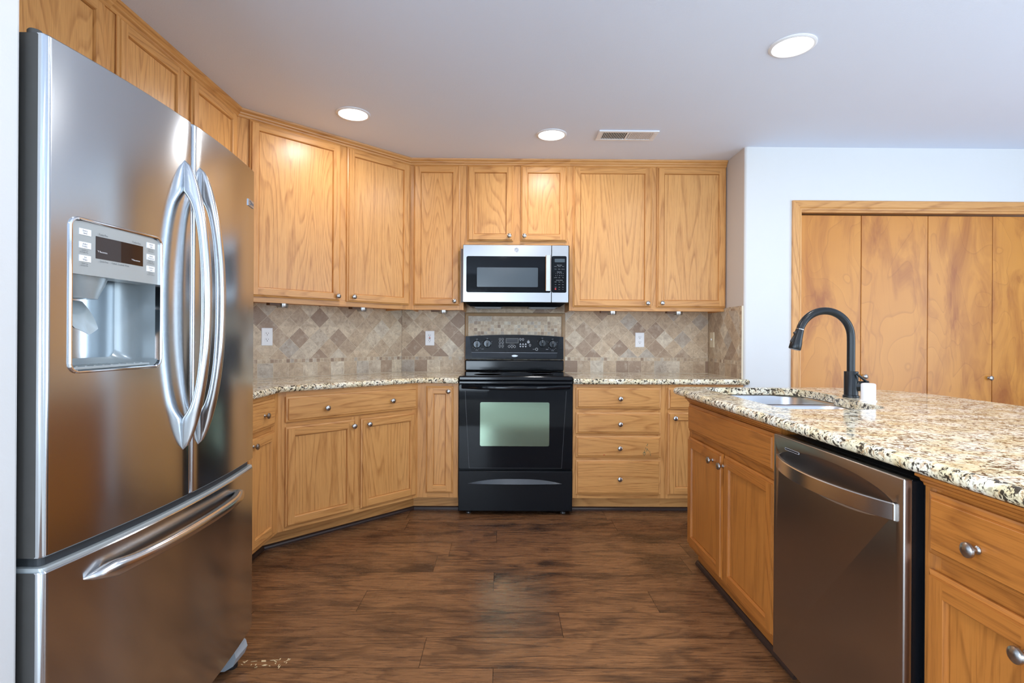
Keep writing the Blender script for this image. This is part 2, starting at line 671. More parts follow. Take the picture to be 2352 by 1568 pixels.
def build_floor():
    m = M()
    bm = m.bm
    uv = bm.loops.layers.uv.new('UVMap')
    ed = bm.loops.layers.uv.new('edge')
    col = bm.loops.layers.float_color.new('plank')
    known = {0: -0.434, 1: -0.124, 2: -0.713, 3: 0.162, 4: -0.379, 5: -0.112, -2: -0.118}
    y_top = -1.31
    rg = random.Random(3)
    for r in range(-7, 15):
        ya = y_top - r * ROW
        yb = ya - ROW
        off = known.get(r, rg.uniform(-1, 1))
        ya, yb = min(ya, 0.05), max(yb, -4.235)
        if ya - yb < 0.01:
            continue
        k0 = int(math.floor((-4.0 - off) / PLEN))
        for k in range(k0, k0 + 8):
            x0, x1 = off + k * PLEN, off + (k + 1) * PLEN
            x0, x1 = max(x0, -4.0), min(x1, 4.3)
            if x1 - x0 < 0.01:
                continue
            f = m.face([(x0, yb, 0), (x1, yb, 0), (x1, ya, 0), (x0, ya, 0)])
            c = (rg.random(), rg.random(), rg.random(), 1)
            w, h = x1 - x0, ya - yb
            loc = [(0, 0), (w, 0), (w, h), (0, h)]
            for lp, (a, bb) in zip(f.loops, loc):
                lp[uv].uv = (a, bb)
                lp[col] = c
            # distance-to-edge needs the middle: split in four around the centre
        # (edge map is filled below)
    # edge distances: subdivide every plank once so the distance can peak at its middle
    bmesh.ops.subdivide_edges(bm, edges=bm.edges[:], cuts=1, use_grid_fill=True)
    for f in bm.faces:
        us = [lp[uv].uv.copy() for lp in f.loops]
        for lp in f.loops:
            lp[ed].uv = (0, 0)
    m.edge_pending = True
    return m, uv, ed


mfloor, _uv, _ed = build_floor()
# fill edge distances: within each quarter, distance grows from the outer corner to the centre
for f in mfloor.bm.faces:
    us = [lp[_uv].uv for lp in f.loops]
    u0, u1 = min(q[0] for q in us), max(q[0] for q in us)
    v0, v1 = min(q[1] for q in us), max(q[1] for q in us)
    for lp in f.loops:
        u_, v_ = lp[_uv].uv
        du = (u_ if u0 < 1e-6 else (u1 - u_))
        dv = (v_ if v0 < 1e-6 else (v1 - v_))
        lp[_ed].uv = (du, dv)
floor = mfloor.build('floor', FLOOR)
struct(floor, 'dark brown hand scraped wood plank floor of the kitchen', 'floor')
struct(M().box(-4.0, 4.3, -7.6, -4.235, -0.05, 0.0).build('floor_living', CARPET), 'beige carpet floor of the adjoining living area', 'floor')
struct(M().box(-4.1, 4.4, -7.7, 0.15, ZC, ZC + 0.1).build('ceiling', CEIL), 'white lightly textured flat ceiling', 'ceiling')
struct(M().box(-0.9, XR + 0.12, 0.0, 0.12, -0.02, ZC).build('wall_back', WALL), 'white wall behind the range', 'wall')
m = M()
m.prism([(-0.885, 0.0), (-0.885, 0.12), (-0.95, 0.12), (-2.03, -0.97), (-2.03, -1.03), (XL, -1.03)], -0.02, ZC)
struct(m.build('wall_diagonal', WALL), 'white diagonal corner wall behind the angled cabinets', 'wall')
struct(M().box(XL - 0.12, XL, -3.14, -1.03, -0.02, ZC).build('wall_left', WALL), 'white wall behind the refrigerator', 'wall')
struct(M().box(-4.0, -1.033, -3.27, -3.14, -0.02, ZC, 0, 0.008, 2).build('wall_stub', WALL), 'white wall end enclosing the refrigerator alcove', 'wall')
# return wall and closet wall meet at a rounded outside corner
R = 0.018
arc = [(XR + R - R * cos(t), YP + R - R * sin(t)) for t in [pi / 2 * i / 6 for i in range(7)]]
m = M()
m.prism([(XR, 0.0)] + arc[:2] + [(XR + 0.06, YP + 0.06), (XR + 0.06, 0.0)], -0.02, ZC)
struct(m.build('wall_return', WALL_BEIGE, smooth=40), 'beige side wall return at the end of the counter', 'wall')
m = M()
m.prism(arc[1:] + [(1.906, YP), (1.906, YP + 0.12), (XR + 0.12, YP + 0.12), (XR + 0.12, 0.0), (XR + 0.0605, 0.0), (XR + 0.0605, YP + 0.06)], -0.02, ZC)
m.box(1.906, 3.76, YP, YP + 0.12, 2.062, ZC)
m.box(3.76, 4.3, YP, YP + 0.12, -0.02, ZC)
struct(m.build('wall_right', WALL, smooth=40), 'white wall around the closet opening', 'wall')
struct(M().box(1.66, 4.3, 0.0, 0.1, -0.02, ZC).build('wall_closet', WALL), 'white inner wall of the closet', 'wall')
# walls with windows
m = M()
m.box(4.2, 4.3, -7.6, -4.7, -0.02, ZC)
m.box(4.2, 4.3, -1.9, YP, -0.02, ZC)
m.box(4.2, 4.3, -4.7, -1.9, -0.02, 0.25)
m.box(4.2, 4.3, -4.7, -1.9, 2.4, ZC)
struct(m.build('wall_east', WALL), 'white dining side wall with a window', 'wall')
m = M()
for a_, b_ in ((-4.0, -3.45), (-1.35, -1.25), (-0.35, 1.55), (3.65, 4.3)):
    m.box(a_, b_, -7.6, -7.5, -0.02, ZC)
for a_, b_ in ((-3.45, -1.35), (-1.25, -0.35), (1.55, 3.65)):
    m.box(a_, b_, -7.6, -7.5, -0.02, 0.1)
    m.box(a_, b_, -7.6, -7.5, 2.2, ZC)
struct(m.build('wall_rear', WALL), 'white living room wall with three windows', 'wall')
m = M()
m.box(-3.9, -3.8, -7.6, -6.5, -0.02, ZC)
m.box(-3.9, -3.8, -4.3, -3.27, -0.02, ZC)
m.box(-3.9, -3.8, -6.5, -4.3, -0.02, 0.1)
m.box(-3.9, -3.8, -6.5, -4.3, 2.2, ZC)
struct(m.build('wall_west', WALL), 'white living room side wall with a window', 'wall')


def window(name, loc, rz, w, z0, z1, mull):
    t = bpy.data.objects.new(name, None)
    COL.objects.link(t)
    t.location = loc
    t.rotation_euler = (0, 0, rz)
    struct(t, 'unseen white framed window ' + {'window_1': 'in the rear living room wall near the west corner', 'window_5': 'tall and narrow in the middle of the rear living room wall', 'window_4': 'in the rear living room wall near the east corner', 'window_2': 'on the dining side wall', 'window_3': 'in the living room side wall'}[name], 'window')
    m = M()
    f = 0.06
    m.box(-w / 2, w / 2, -0.03, 0.03, z0, z0 + f)
    m.box(-w / 2, w / 2, -0.03, 0.03, z1 - f, z1)
    m.box(-w / 2, -w / 2 + f, -0.03, 0.03, z0, z1)
    m.box(w / 2 - f, w / 2, -0.03, 0.03, z0, z1)
    for k in range(1, mull):
        x = -w / 2 + w * k / mull
        m.box(x - 0.03, x + 0.03, -0.025, 0.025, z0 + f, z1 - f)
    m.build('window_frame', WHITE_MET, t)


window('window_1', (-2.4, -7.55, 0), 0, 2.1, 0.1, 2.2, 2)
window('window_5', (-0.8, -7.55, 0), 0, 0.9, 0.1, 2.2, 1)
window('window_4', (2.6, -7.55, 0), 0, 2.1, 0.1, 2.2, 2)
window('window_2', (4.25, -3.3, 0), pi / 2, 2.8, 0.25, 2.4, 2)
window('window_3', (-3.85, -5.4, 0), pi / 2, 2.2, 0.1, 2.2, 2)

# closet casing and bifold doors
m = M()


def casing_profile(out):
    return [(0, 0), (0, -0.010), (0.010, -0.016), (0.050, -0.016), (0.062, -0.008), (0.062, 0)]


cx0, cx1, cz = 1.858, 3.80, 2.124
# mitred frame built as rings around the opening
prof = [(0.0, 0.0), (0.0, -0.012), (0.008, -0.017), (0.044, -0.017), (0.054, -0.010), (0.062, -0.009), (0.062, 0.0)]
for j in range(len(prof) - 1):
    (a, ya), (b_, yb) = prof[j], prof[j + 1]
    m.face([(cx0 + a, YP + ya, 0), (cx0 + b_, YP + yb, 0), (cx0 + b_, YP + yb, cz - b_), (cx0 + a, YP + ya, cz - a)], 0)
    m.face([(cx0 + a, YP + ya, cz - a), (cx0 + b_, YP + yb, cz - b_), (cx1 - b_, YP + yb, cz - b_), (cx1 - a, YP + ya, cz - a)], 1)
    m.face([(cx1 - a, YP + ya, 0), (cx1 - b_, YP + yb, 0), (cx1 - b_, YP + yb, cz - b_), (cx1 - a, YP + ya, cz - a)], 0)
# jamb liner
m.box(1.906, 1.922, YP + 0.001, YP + 0.12, 0, 2.046, 0)
m.box(1.906, 3.76, YP + 0.001, YP + 0.12, 2.046, 2.062, 1)
m.box(3.744, 3.76, YP + 0.001, YP + 0.12, 0, 2.046, 0)
struct(m.build('trim_1', [OAK_V, OAK_H], normals=False), 'oak casing around the closet opening', 'trim')
edges = [1.925, 2.3505, 2.8075, 3.2515, 3.742]
KNOB_PROF = [(0.0085, 0.0), (0.0085, 0.002), (0.0055, 0.005), (0.0052, 0.011), (0.008, 0.015), (0.0145, 0.018), (0.0160, 0.021), (0.0150, 0.025), (0.010, 0.0285), (0.003, 0.0297), (0.0001, 0.0298)]


def knob(parent, x, z, y=-0.020, s=1.0):
    mk = M()
    mk.lathe([(r * s, h * s) for r, h in KNOB_PROF], (x, y, z), '-y', 20)
    return mk.build('knob', NICKEL, parent, smooth=40)


for d in range(2):
    t = bpy.data.objects.new('door_%d' % (d + 1), None)
    COL.objects.link(t)
    t.location = (edges[2 * d], -0.583, 0)
    struct(t, 'pair of blotchy stained birch bifold closet leaves %s' % ('beside the white wall end' if d == 0 else 'away from the sink'), 'door')
    for k in range(2):
        a, b_ = edges[2 * d + k] - edges[2 * d], edges[2 * d + k + 1] - edges[2 * d]
        lf = M().box(a + 0.002, b_ - 0.002, 0.0, 0.034, 0.015, 2.034, 0, 0.002).build('leaf', BIRCH, t)
        if (d, k) in ((0, 1), (1, 0)):
            knob(lf, a + 0.022 if d == 0 else b_ - 0.024, 0.938 if d == 0 else 0.932, 0.0)

# ------------------------------------------------------------------ cabinets
RUN = {
    'back_up': (Vector((0, -0.312, 0)), 0.0),
    'back_lo': (Vector((0, -0.613, 0)), 0.0),
    'diag_up': (Vector((-0.770, -0.312, 0)), pi / 4),
    'diag_lo': (Vector((-0.659, -0.613, 0)), pi / 4),
    'left_up': (Vector((-1.610, 0, 0)), pi / 2),      # local x = world y
    'left_lo': (Vector((-1.3175, 0, 0)), pi / 2),
    'isl': (Vector((0.894, 0, 0)), -pi / 2),          # local x = -world y
}


def panel_door(t, x0, x1, z0, z1, mats, fw=0.054):
    """five-piece overlay door: eased lip, butt-jointed stiles and rails, recessed flat panel."""
    m = M()
    W = [(0.005, 0.000), (0.005, -0.003), (0.000, -0.005), (0.000, -0.010), (0.005, -0.013), (0.0085, -0.0145), (0.009, -0.0135), (0.011, -0.020)]

    def ring(i, y):
        return [(x0 + i, y, z0 + i), (x1 - i, y, z0 + i), (x1 - i, y, z1 - i), (x0 + i, y, z1 - i)]
    m.loft([ring(i, y) for i, y in W], caps=False, mis=[1, 0, 1, 0])
    i0, f = 0.011, fw - 0.006
    m.face([(x0 + i0, -0.02, z0 + i0), (x0 + f, -0.02, z0 + i0), (x0 + f, -0.02, z1 - i0), (x0 + i0, -0.02, z1 - i0)], 0)
    m.face([(x1 - f, -0.02, z0 + i0), (x1 - i0, -0.02, z0 + i0), (x1 - i0, -0.02, z1 - i0), (x1 - f, -0.02, z1 - i0)], 0)
    m.face([(x0 + f, -0.02, z0 + i0), (x1 - f, -0.02, z0 + i0), (x1 - f, -0.02, z0 + f), (x0 + f, -0.02, z0 + f)], 1)
    m.face([(x0 + f, -0.02, z1 - f), (x1 - f, -0.02, z1 - f), (x1 - f, -0.02, z1 - i0), (x0 + f, -0.02, z1 - i0)], 1)
    V = [(f, -0.02), (f + 0.0025, -0.0185), (f + 0.0048, -0.0115), (f + 0.0058, -0.0060), (f + 0.0072, -0.0060), (f + 0.0078, -0.0088)]
    m.loft([ring(i, y) for i, y in V], caps=False, mis=[1, 0, 1, 0])
    m.face(ring(f + 0.0078, -0.0088), 2)
    m.face(ring(0.005, 0.0), 0)
    return m.build('door', mats, t)


def drawer_front(t, x0, x1, z0, z1, mats, name='drawer_front'):
    m = M()
    W = [(0.005, 0.0), (0.005, -0.003), (0.0, -0.005), (0.0, -0.010), (0.004, -0.0125), (0.0115, -0.0145), (0.0122, -0.0135), (0.0145, -0.019), (0.016, -0.020)]

    def ring(i, y):
        return [(x0 + i, y, z0 + i), (x1 - i, y, z0 + i), (x1 - i, y, z1 - i), (x0 + i, y, z1 - i)]
    m.loft([ring(i, y) for i, y in W], caps=False, mis=[0, 1, 0, 1])
    m.face(ring(0.016, -0.020), 0)
    m.face(ring(0.005, 0.0), 0)
    return m.build(name, [mats[1], mats[0]], t)


def paint_stain(d, x, z):
    rg = random.Random(11)
    m = M()
    for k in range(26):
        h = rg.random()
        px, pz = x + rg.uniform(-0.030, 0.022) * (1.1 - h), z + 0.020 + 0.075 * h
        l_, w_ = rg.uniform(0.004, 0.010), rg.uniform(0.0008, 0.0018)
        a = rg.uniform(0.9, 2.0)
        q4 = [(l_, 0), (0, w_), (-l_, 0), (0, -w_)]
        pts = [(px + u_ * cos(a) - v_ * sin(a), pz + u_ * sin(a) + v_ * cos(a)) for u_, v_ in q4]
        m.loft([[(u_, y_, v_) for u_, v_ in pts] for y_ in (-0.0202, -0.0198)], 0)
    m.build('green_paint_mark', plain('green_stain', srgb(62, 98, 74), 0.6), d)
    m = M()
    m.loft([[(x - 0.290 + u_, y_, z + 0.020 + v_) for u_, v_ in ((0.008, 0), (0.003, 0.004), (-0.007, 0.001), (-0.003, -0.003))] for y_ in (-0.0202, -0.0198)], 0)
    m.build('red_paint_mark', plain('red_stain', srgb(190, 84, 44), 0.6), d)


CROWN = [(0.0, 2.440), (-0.006, 2.440), (-0.010, 2.446), (-0.012, 2.452), (-0.020, 2.458), (-0.022, 2.464), (-0.034, 2.474), (-0.036, 2.4845), (0.0, 2.4845)]


def cabinet(name, label, run, x0, x1, z0, z1, depth, doors=(), drawers=(), mull=(), rails=(), mats=OAK, toe=None,
            crown=None, group=None, stile=0.045, rb=0.042, rt=0.05, trim=False, angled=None):
    org, rz = RUN[run]
    ca, sa = cos(rz), sin(rz)
    xm = (x0 + x1) / 2
    if run.startswith('left') or run == 'isl':
        base = Vector((org.x, xm if run.startswith('left') else -xm, 0))
    else:
        base = org + Vector((ca * xm, sa * xm, 0))
    t = thing(name, label, 'cabinet', base, rz, group)
    X = lambda v: v - xm
    a, b_ = X(x0), X(x1)
    # face frame (stiles, rails, mullions)
    m = M()
    e = 0.0004
    m.box(a, a + stile, 0, 0.019, z0, z1, 0)
    m.box(b_ - stile, b_, 0, 0.019, z0, z1, 0)
    for za, zb in [(z0, z0 + rb), (z1 - rt, z1)] + list(rails):
        m.box(a + stile, b_ - stile, e, 0.0186, za, zb, 1)
    for q in mull:
        xa, xb = q[0], q[1]
        za, zb = (q[2], q[3]) if len(q) > 2 else (z0 + rb, z1 - rt)
        m.box(X(xa), X(xb), e / 2, 0.0188, za, zb, 0)
    m.build('face_frame', mats, t)
    # open-topped or closed box behind the frame
    m = M()
    th = 0.014
    zb = z0 + 0.014
    if angled:
        al = a - angled
        m.prism([(a + 0.001, 0.019), (a + th, 0.019), (al + th, 0.115), (al + th, depth), (al, depth), (al, 0.11)], z0, z1 - 0.001, 0)
        m.box(al + th, a + th, depth - 0.006, depth, z0, z1 - 0.001, 0)
    else:
        m.box(a + 0.001, a + th, 0.019, depth, z0, z1 - 0.001, 0)
    m.box(b_ - th, b_ - 0.001, 0.019, depth, z0, z1 - 0.001, 0)
    m.box(a + th, b_ - th, 0.019, depth, zb, zb + th, 1)
    m.box(a + th, b_ - th, depth - 0.006, depth, z0, z1 - 0.001, 0)
    if z1 > 2:
        m.box(a + th, b_ - th, 0.019, depth - 0.006, z1 - th, z1 - 0.001, 1)
    m.build('carcass', mats, t)
    for q in doors:
        dx0, dx1, dz0, dz1 = q[:4]
        d = panel_door(t, X(dx0), X(dx1), dz0, dz1, mats)
        if len(q) > 4 and q[4]:
            knob(d, X(q[4][0]), q[4][1])
    for q in drawers:
        dx0, dx1, dz0, dz1 = q[:4]
        d = drawer_front(t, X(dx0), X(dx1), dz0, dz1, mats, q[5] if len(q) > 5 else 'drawer_front')
        if len(q) > 6:
            paint_stain(d, X(q[6]), dz0)
        for kx, kz in (q[4] or ()):
            knob(d, X(kx), kz)
    if toe:
        ta, tb, inset = toe
        M().box(X(ta), X(tb), inset, inset + 0.015, 0.0, z0, 0).build('toe_kick', [mats[1]], t)
    if crown is not None:
        k0, k1 = crown
        m = M()
        m.extrude_x(CROWN, a, b_, 0, k0, k1)
        m.build('crown_molding', [mats[1]], t)
    if trim:
        m = M()
        m.extrude_x([(0.0, 0.850), (-0.004, 0.852), (-0.006, 0.858), (-0.012, 0.862), (-0.014, 0.868), (-0.026, 0.874), (-0.026, 0.8795), (0.0, 0.8795)], a, b_, 0)
        m.build('apron_molding', [mats[1]], t)
    return t


T8 = math.tan(pi / 8)
UB, UT = 1.388, 2.4845
UG = 'oak wall cabinets up to the ceiling'
DB, DT = 1.4195, 2.4385
# uppers (x measured along each run)
cabinet('wall_cabinet', 'oak wall cabinet over the refrigerator, its doors cut off by the white wall end', 'left_up', -3.135, -2.14, 1.84, UT, 0.300,
        doors=[(-3.12, -2.655, 1.872, DT), (-2.64, -2.172, 1.872, DT)], mull=[(-2.668, -2.627)], crown=(0, 0), group=UG)
cabinet('wall_cabinet', 'two-door oak wall cabinet between the refrigerator and the diagonal corner', 'left_up', -2.14, -1.1525, UB, UT, 0.300,
        doors=[(-2.106, -1.684, DB, DT), (-1.614, -1.186, DB, DT)], mull=[(-1.70, -1.60)], crown=(0, T8), group=UG)
cabinet('wall_cabinet', 'wide diagonal corner wall cabinet with one broad and one narrower oak door', 'diag_up', -1.189, 0.0, UB, UT, 0.300,
        doors=[(-1.123, -0.556, DB, DT, (-0.580, 1.4505)), (-0.508, -0.014, DB, DT, (-0.466, 1.4525))], mull=[(-0.575, -0.49)], crown=(-T8, T8), group=UG, stile=0.078)
cabinet('wall_cabinet', 'narrow single-door oak wall cabinet between corner and microwave', 'back_up', -0.770, -0.379, UB, UT, 0.308,
        doors=[(-0.7435, -0.4075, DB, DT, (-0.4425, 1.451))], crown=(-T8, 0), group=UG)
cabinet('wall_cabinet', 'short two-door oak wall cabinet above the microwave', 'back_up', -0.379, 0.393, 1.862, UT, 0.308,
        doors=[(-0.353, -0.019, 1.890, DT, (-0.048, 1.9265)), (0.034, 0.371, 1.890, DT, (0.0615, 1.926))], mull=[(-0.03, 0.045)], crown=(0, 0), group=UG, rb=0.038)
cabinet('wall_cabinet', 'two-door oak wall cabinet between microwave and the side wall return', 'back_up', 0.393, 1.537, UB, UT, 0.308,
        doors=[(0.418, 0.991, 1.4145, DT, (0.9600, 1.444)), (1.029, 1.533, 1.4145, DT, (1.0650, 1.4455))], mull=[(0.975, 1.045)], crown=(0, 0), group=UG, stile=0.035)

BG = 'oak base cabinets along the walls'
BB, BT = 0.110, 0.8785
cabinet('base_cabinet', 'oak base cabinet half hidden behind the refrigerator side', 'left_lo', -2.22, -1.2715, BB, BT, 0.594,
        doors=[(-2.18, -1.70, 0.132, 0.684, (-1.74, 0.648)), (-1.625, -1.342, 0.132, 0.684, (-1.598, 0.648))],
        drawers=[(-2.18, -1.70, 0.709, 0.853, [(-1.94, 0.781)]), (-1.625, -1.342, 0.709, 0.853, [(-1.478, 0.781)])],
        mull=[(-1.72, -1.60)], rails=[(0.665, 0.725)], toe=(-2.22, -1.2715 + 0.1 * T8, 0.1), group=BG, stile=0.085)
cabinet('base_cabinet', 'diagonal oak base cabinet with one wide drawer over two doors', 'diag_lo', -0.931, 0.0, BB, BT, 0.594,
        doors=[(-0.893, -0.473, 0.132, 0.684, (-0.4885, 0.648)), (-0.430, -0.018, 0.132, 0.684, (-0.3845, 0.648))],
        drawers=[(-0.894, -0.015, 0.710, 0.854, [(-0.660, 0.773), (-0.217, 0.780)])],
        mull=[(-0.49, -0.41, BB + 0.042, 0.70)], rails=[(0.665, 0.725)], toe=(-0.931 - 0.1 * T8, 0.1 * T8, 0.1), group=BG)
cabinet('base_cabinet', 'slim single-door oak base cabinet beside the black range, next to the diagonal', 'back_lo', -0.659, -0.386, BB, BT, 0.600,
        doors=[(-0.601, -0.4185, 0.1445, 0.8595, (-0.451, 0.827))], toe=(-0.659 - 0.1 * T8, -0.386, 0.1), group=BG, stile=0.072)
cabinet('base_cabinet', 'four-drawer oak base cabinet between range and island', 'back_lo', 0.386, 1.003, BB, BT, 0.600,
        drawers=[(0.4045, 0.978, 0.7145, 0.8555, [(0.699, 0.783)]), (0.4045, 0.978, 0.5455, 0.690, [(0.699, 0.613)]),
                 (0.4045, 0.978, 0.3855, 0.5305, [(0.697, 0.452)], 'drawer_front', 0.884), (0.4045, 0.978, 0.1365, 0.370, [(0.698, 0.2463)])],
        rails=[(0.675, 0.725), (0.52, 0.556), (0.36, 0.395)], toe=(0.386, 1.003, 0.1), group=BG, stile=0.04)
cabinet('base_cabinet', 'oak base cabinet with drawer and door, mostly hidden by the island end', 'back_lo', 1.003, 1.536, BB, BT, 0.600,
        doors=[(1.0245, 1.515, 0.1365, 0.690, (1.0673, 0.6547))], drawers=[(1.0245, 1.515, 0.7135, 0.857, [(1.27, 0.783)])],
        rails=[(0.675, 0.725)], toe=(1.003, 1.536, 0.1), group=BG, stile=0.04)

IG = 'oak cabinets of the island'
cabinet('island_cabinet', 'oak sink cabinet with false drawer front and two doors in the island', 'isl', 1.415, 2.345, 0.105, 0.8785, 0.79,
        doors=[(1.436, 1.865, 0.126, 0.680, (1.775, 0.634)), (1.887, 2.315, 0.126, 0.680, (1.890, 0.634))],
        drawers=[(1.436, 2.315, 0.711, 0.850, None, 'false_front')], mull=[(1.85, 1.90, 0.14, 0.70)], rails=[(0.665, 0.725)],
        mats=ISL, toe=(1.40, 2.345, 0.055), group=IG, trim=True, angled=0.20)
cabinet('island_cabinet', 'oak drawer and door cabinet of the island beside the dishwasher', 'isl', 2.972, 3.29, 0.105, 0.8785, 0.79,
        doors=[(2.996, 3.268, 0.126, 0.670, (3.232, 0.614))], drawers=[(2.996, 3.268, 0.706, 0.845, [(3.130, 0.764)])],
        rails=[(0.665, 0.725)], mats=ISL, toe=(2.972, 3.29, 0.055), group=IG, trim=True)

# dark shoe molding on the floor
m = M()
q = [(0.0, 0.0), (-0.015, 0.0), (-0.015, 0.008), (-0.011, 0.016), (-0.005, 0.021), (0.0, 0.022)]


def shoe(n, org, rz, x0, x1, k0, k1, label):
    m = M()
    m.extrude_x(q, x0, x1, 0, k0, k1)
    o = m.build('trim_%d' % n, TRIM_DARK)
    o.location = org
    o.rotation_euler = (0, 0, rz)
    struct(o, label, 'trim')


c45 = sqrt(0.5)
shoe(2, (0, -0.513, 0), 0, -0.7004, -0.386, -T8, 0, 'dark shoe molding below the slim cabinet')
shoe(3, (-0.659 - 0.1 * c45, -0.613 + 0.1 * c45, 0), pi / 4, -0.931 - 0.1 * T8, 0.1 * T8, -T8, T8, 'dark shoe molding below the diagonal cabinet')
shoe(4, (-1.4175, 0, 0), pi / 2, -2.22, -1.2715 + 0.1 * T8, 0, T8, 'dark shoe molding beside the refrigerator')
shoe(5, (0, -0.513, 0), 0, 0.386, 1.54, 0, 0, 'dark shoe molding below the drawer cabinet')
shoe(6, (0.949, 0, 0), -pi / 2, 1.40, 2.345, 0, 0, 'chipped dark shoe molding below the island sink cabinet')

# ------------------------------------------------------------------ granite tops
ZT, TH = 0.916, 0.036


def flat_caps(o):
    for p_ in o.data.polygons:
        if abs(p_.normal.z) > 0.9999:
            p_.use_smooth = False


def counter(name, label, poly, rounded):
    """poly counter-clockwise; rounded: weight per vertex (1 = bullnose edge, 0 = edge against a wall)."""
    m = M()
    rings = []
    r = TH / 2
    for k in range(0, 9):
        a = -pi / 2 + pi * k / 8
        off = r * (1 - cos(a))
        z = ZT - r + r * sin(a)
        pp = offset_poly(poly, off, rounded)
        rings.append([(x, y, z) for x, y in pp])
    rings.insert(0, [(x, y, ZT - TH) for x, y in offset_poly(poly, r + 0.002, rounded)])
    rings.append([(x, y, ZT) for x, y in offset_poly(poly, r + 0.002, rounded)])
    m.loft(rings)
    o = m.build(name, GRANITE, smooth=50)
    flat_caps(o)
    tag(o, label, 'countertop', 'granite countertops')
    return o


def w_for(poly, test):
    return [0.0 if test(x, y) else 1.0 for x, y in poly]


pl_ = [(-0.8935, -0.003), (XL + 0.003, -1.026), (XL + 0.003, -2.222), (-1.282, -2.222), (-1.282, -1.2855), (-0.6445, -0.648), (-0.3865, -0.648), (-0.3865, -0.003)]
pl_ = fillet(pl_, [0, 0, 0, 0, 0.12, 0.12, 0.0, 0], 8)
counter('countertop', 'speckled granite countertop along the diagonal corner with a bent front edge', pl_,
        w_for(pl_, lambda x, y: x < -1.9 or y > -0.1 or (x > -0.39) or y < -2.2))
pr_ = [(0.3865, -0.003), (0.3865, -0.648), (1.570, -0.648), (1.570, -0.617), (1.537, -0.617), (1.537, -0.003)]
pr_ = fillet(pr_, [0, 0, 0.014, 0.012, 0, 0], 5)
counter('countertop', 'speckled granite countertop of the drawer cabinets, ending at the side wall', pr_,
        w_for(pr_, lambda x, y: y > -0.1 or x < 0.39 or (y > -0.62 and x < 1.55)))
pi_ = [(0.855, -3.75), (2.085, -3.75), (2.085, -1.18), (0.855, -1.18)]
pi_ = fillet(pi_, [0.05, 0.05, 0.42, 0.10], 12)
isl_top = counter('countertop', 'large cream granite island top with sink cutout and rounded corner', pi_, [1.0] * len(pi_))
cut = fillet([(1.005, -2.142), (1.455, -2.142), (1.465, -1.700), (1.527, -1.690), (1.527, -1.250), (1.010, -1.250)], [0.07, 0.13, 0.03, 0.06, 0.13, 0.08], 8)
m = M()
m.prism(cut, 0.8, 1.0)
boolean(isl_top, m.build('cutter', GRANITE))
flat_caps(isl_top)
isl_top.data.set_sharp_from_angle(angle=radians(50))

# sink: two bowls under the cutout
t = thing('kitchen_sink', 'double bowl stainless sink set under the island granite', 'sink', (1.26, -1.69, 0.60))


def bowl(x0, x1, y0, y1, depth):
    m = M()
    zr = 0.879 - 0.60
    rs = []
    spec = [(-0.022, zr), (0.0, zr), (0.006, zr - 0.003), (0.010, zr - 0.012), (0.018, zr - depth + 0.03), (0.026, zr - depth + 0.010), (0.045, zr - depth)]
    for ins, z in spec:
        r = 0.09 if ins > -0.01 else 0.10
        rs.append([(x - 1.26, y + 1.69, z) for x, y in rrect(x0 + ins, x1 - ins, y0 + ins, y1 - ins, max(r - ins * 0.6, 0.03), 7)])
    m.loft(rs, caps=False)
    m.face(rs[-1])
    # drain
    cx, cy = (x0 + x1) / 2 - 1.26, (y0 + y1) / 2 + 1.69
    m.lathe([(0.05, 0.001), (0.045, 0.004), (0.035, 0.002), (0.0, 0.002)], (cx, cy, zr - depth), 'z', 20)
    return m.build('bowl', STEEL_SINK, t, smooth=50)


bowl(1.013, 1.535, -1.690, -1.240, 0.19)
bowl(1.008, 1.475, -2.150, -1.712, 0.17)

# faucet
t = thing('kitchen_faucet', 'matte black gooseneck pull-down faucet behind the sink', 'faucet', (1.551, -1.7045, ZT))
fx, fy = 1.551, -1.7045
L = lambda x, z: (x - fx, 0.0, z - ZT)
m = M()
m.lathe([(0.034, 0.0), (0.0345, 0.003), (0.0335, 0.010), (0.030, 0.012), (0.0295, 0.014), (0.0295, 0.1205), (0.0285, 0.122), (0.018, 0.1225)], (0, 0, 0), 'z', 32)
m.build('faucet_body', FAUCET_BLK, t, smooth=40)
pts = [L(1.550, 1.030), L(1.550, 1.10), L(1.550, 1.17), L(1.5495, 1.195)]
cxa, cza, ra = 1.4265, 1.198, 0.1228
for k in range(1, 25):
    a = radians(172 * k / 24)
    pts.append(L(cxa + ra * cos(a), cza + ra * sin(a)))
pts.append(L(1.3025, 1.2275 - 0.016))
pts = pts[:4] + [L(cxa + ra * cos(radians(a)), cza + ra * sin(radians(a))) for a in range(7, 163, 6)]
end = (cxa + ra * cos(radians(163)), cza + ra * sin(radians(163)))
pts.append(L(*end))
m = M()
m.tube(pts, 0.0172, 20)
m.build('spout', FAUCET_BLK, t, smooth=40)
dx, dz = 1.2835 - end[0], 1.1395 - end[1]
ln = sqrt(dx * dx + dz * dz)
ux, uz = dx / ln, dz / ln
hp = lambda s: L(end[0] + ux * s, end[1] + uz * s)
m = M()
m.tube([hp(-0.001), hp(0.0015)], [0.0179, 0.0179], 24)
m.build('collar_ring', CHROME, t, smooth=40)
m = M()
m.tube([hp(0.0015), hp(0.010), hp(0.045), hp(0.070), hp(ln - 0.004), hp(ln)], [0.0178, 0.0185, 0.0215, 0.0258, 0.0268, 0.0245], 24)
sp = m.build('spray_head', FAUCET_BLK, t, smooth=40)
m = M()
bx = hp(0.018)
m.tube([(bx[0] - 0.014, 0, bx[2] + 0.002), (bx[0] - 0.024, 0, bx[2] - 0.002)], [0.0075, 0.006], 14)
b2, b3 = hp(0.035), hp(0.062)
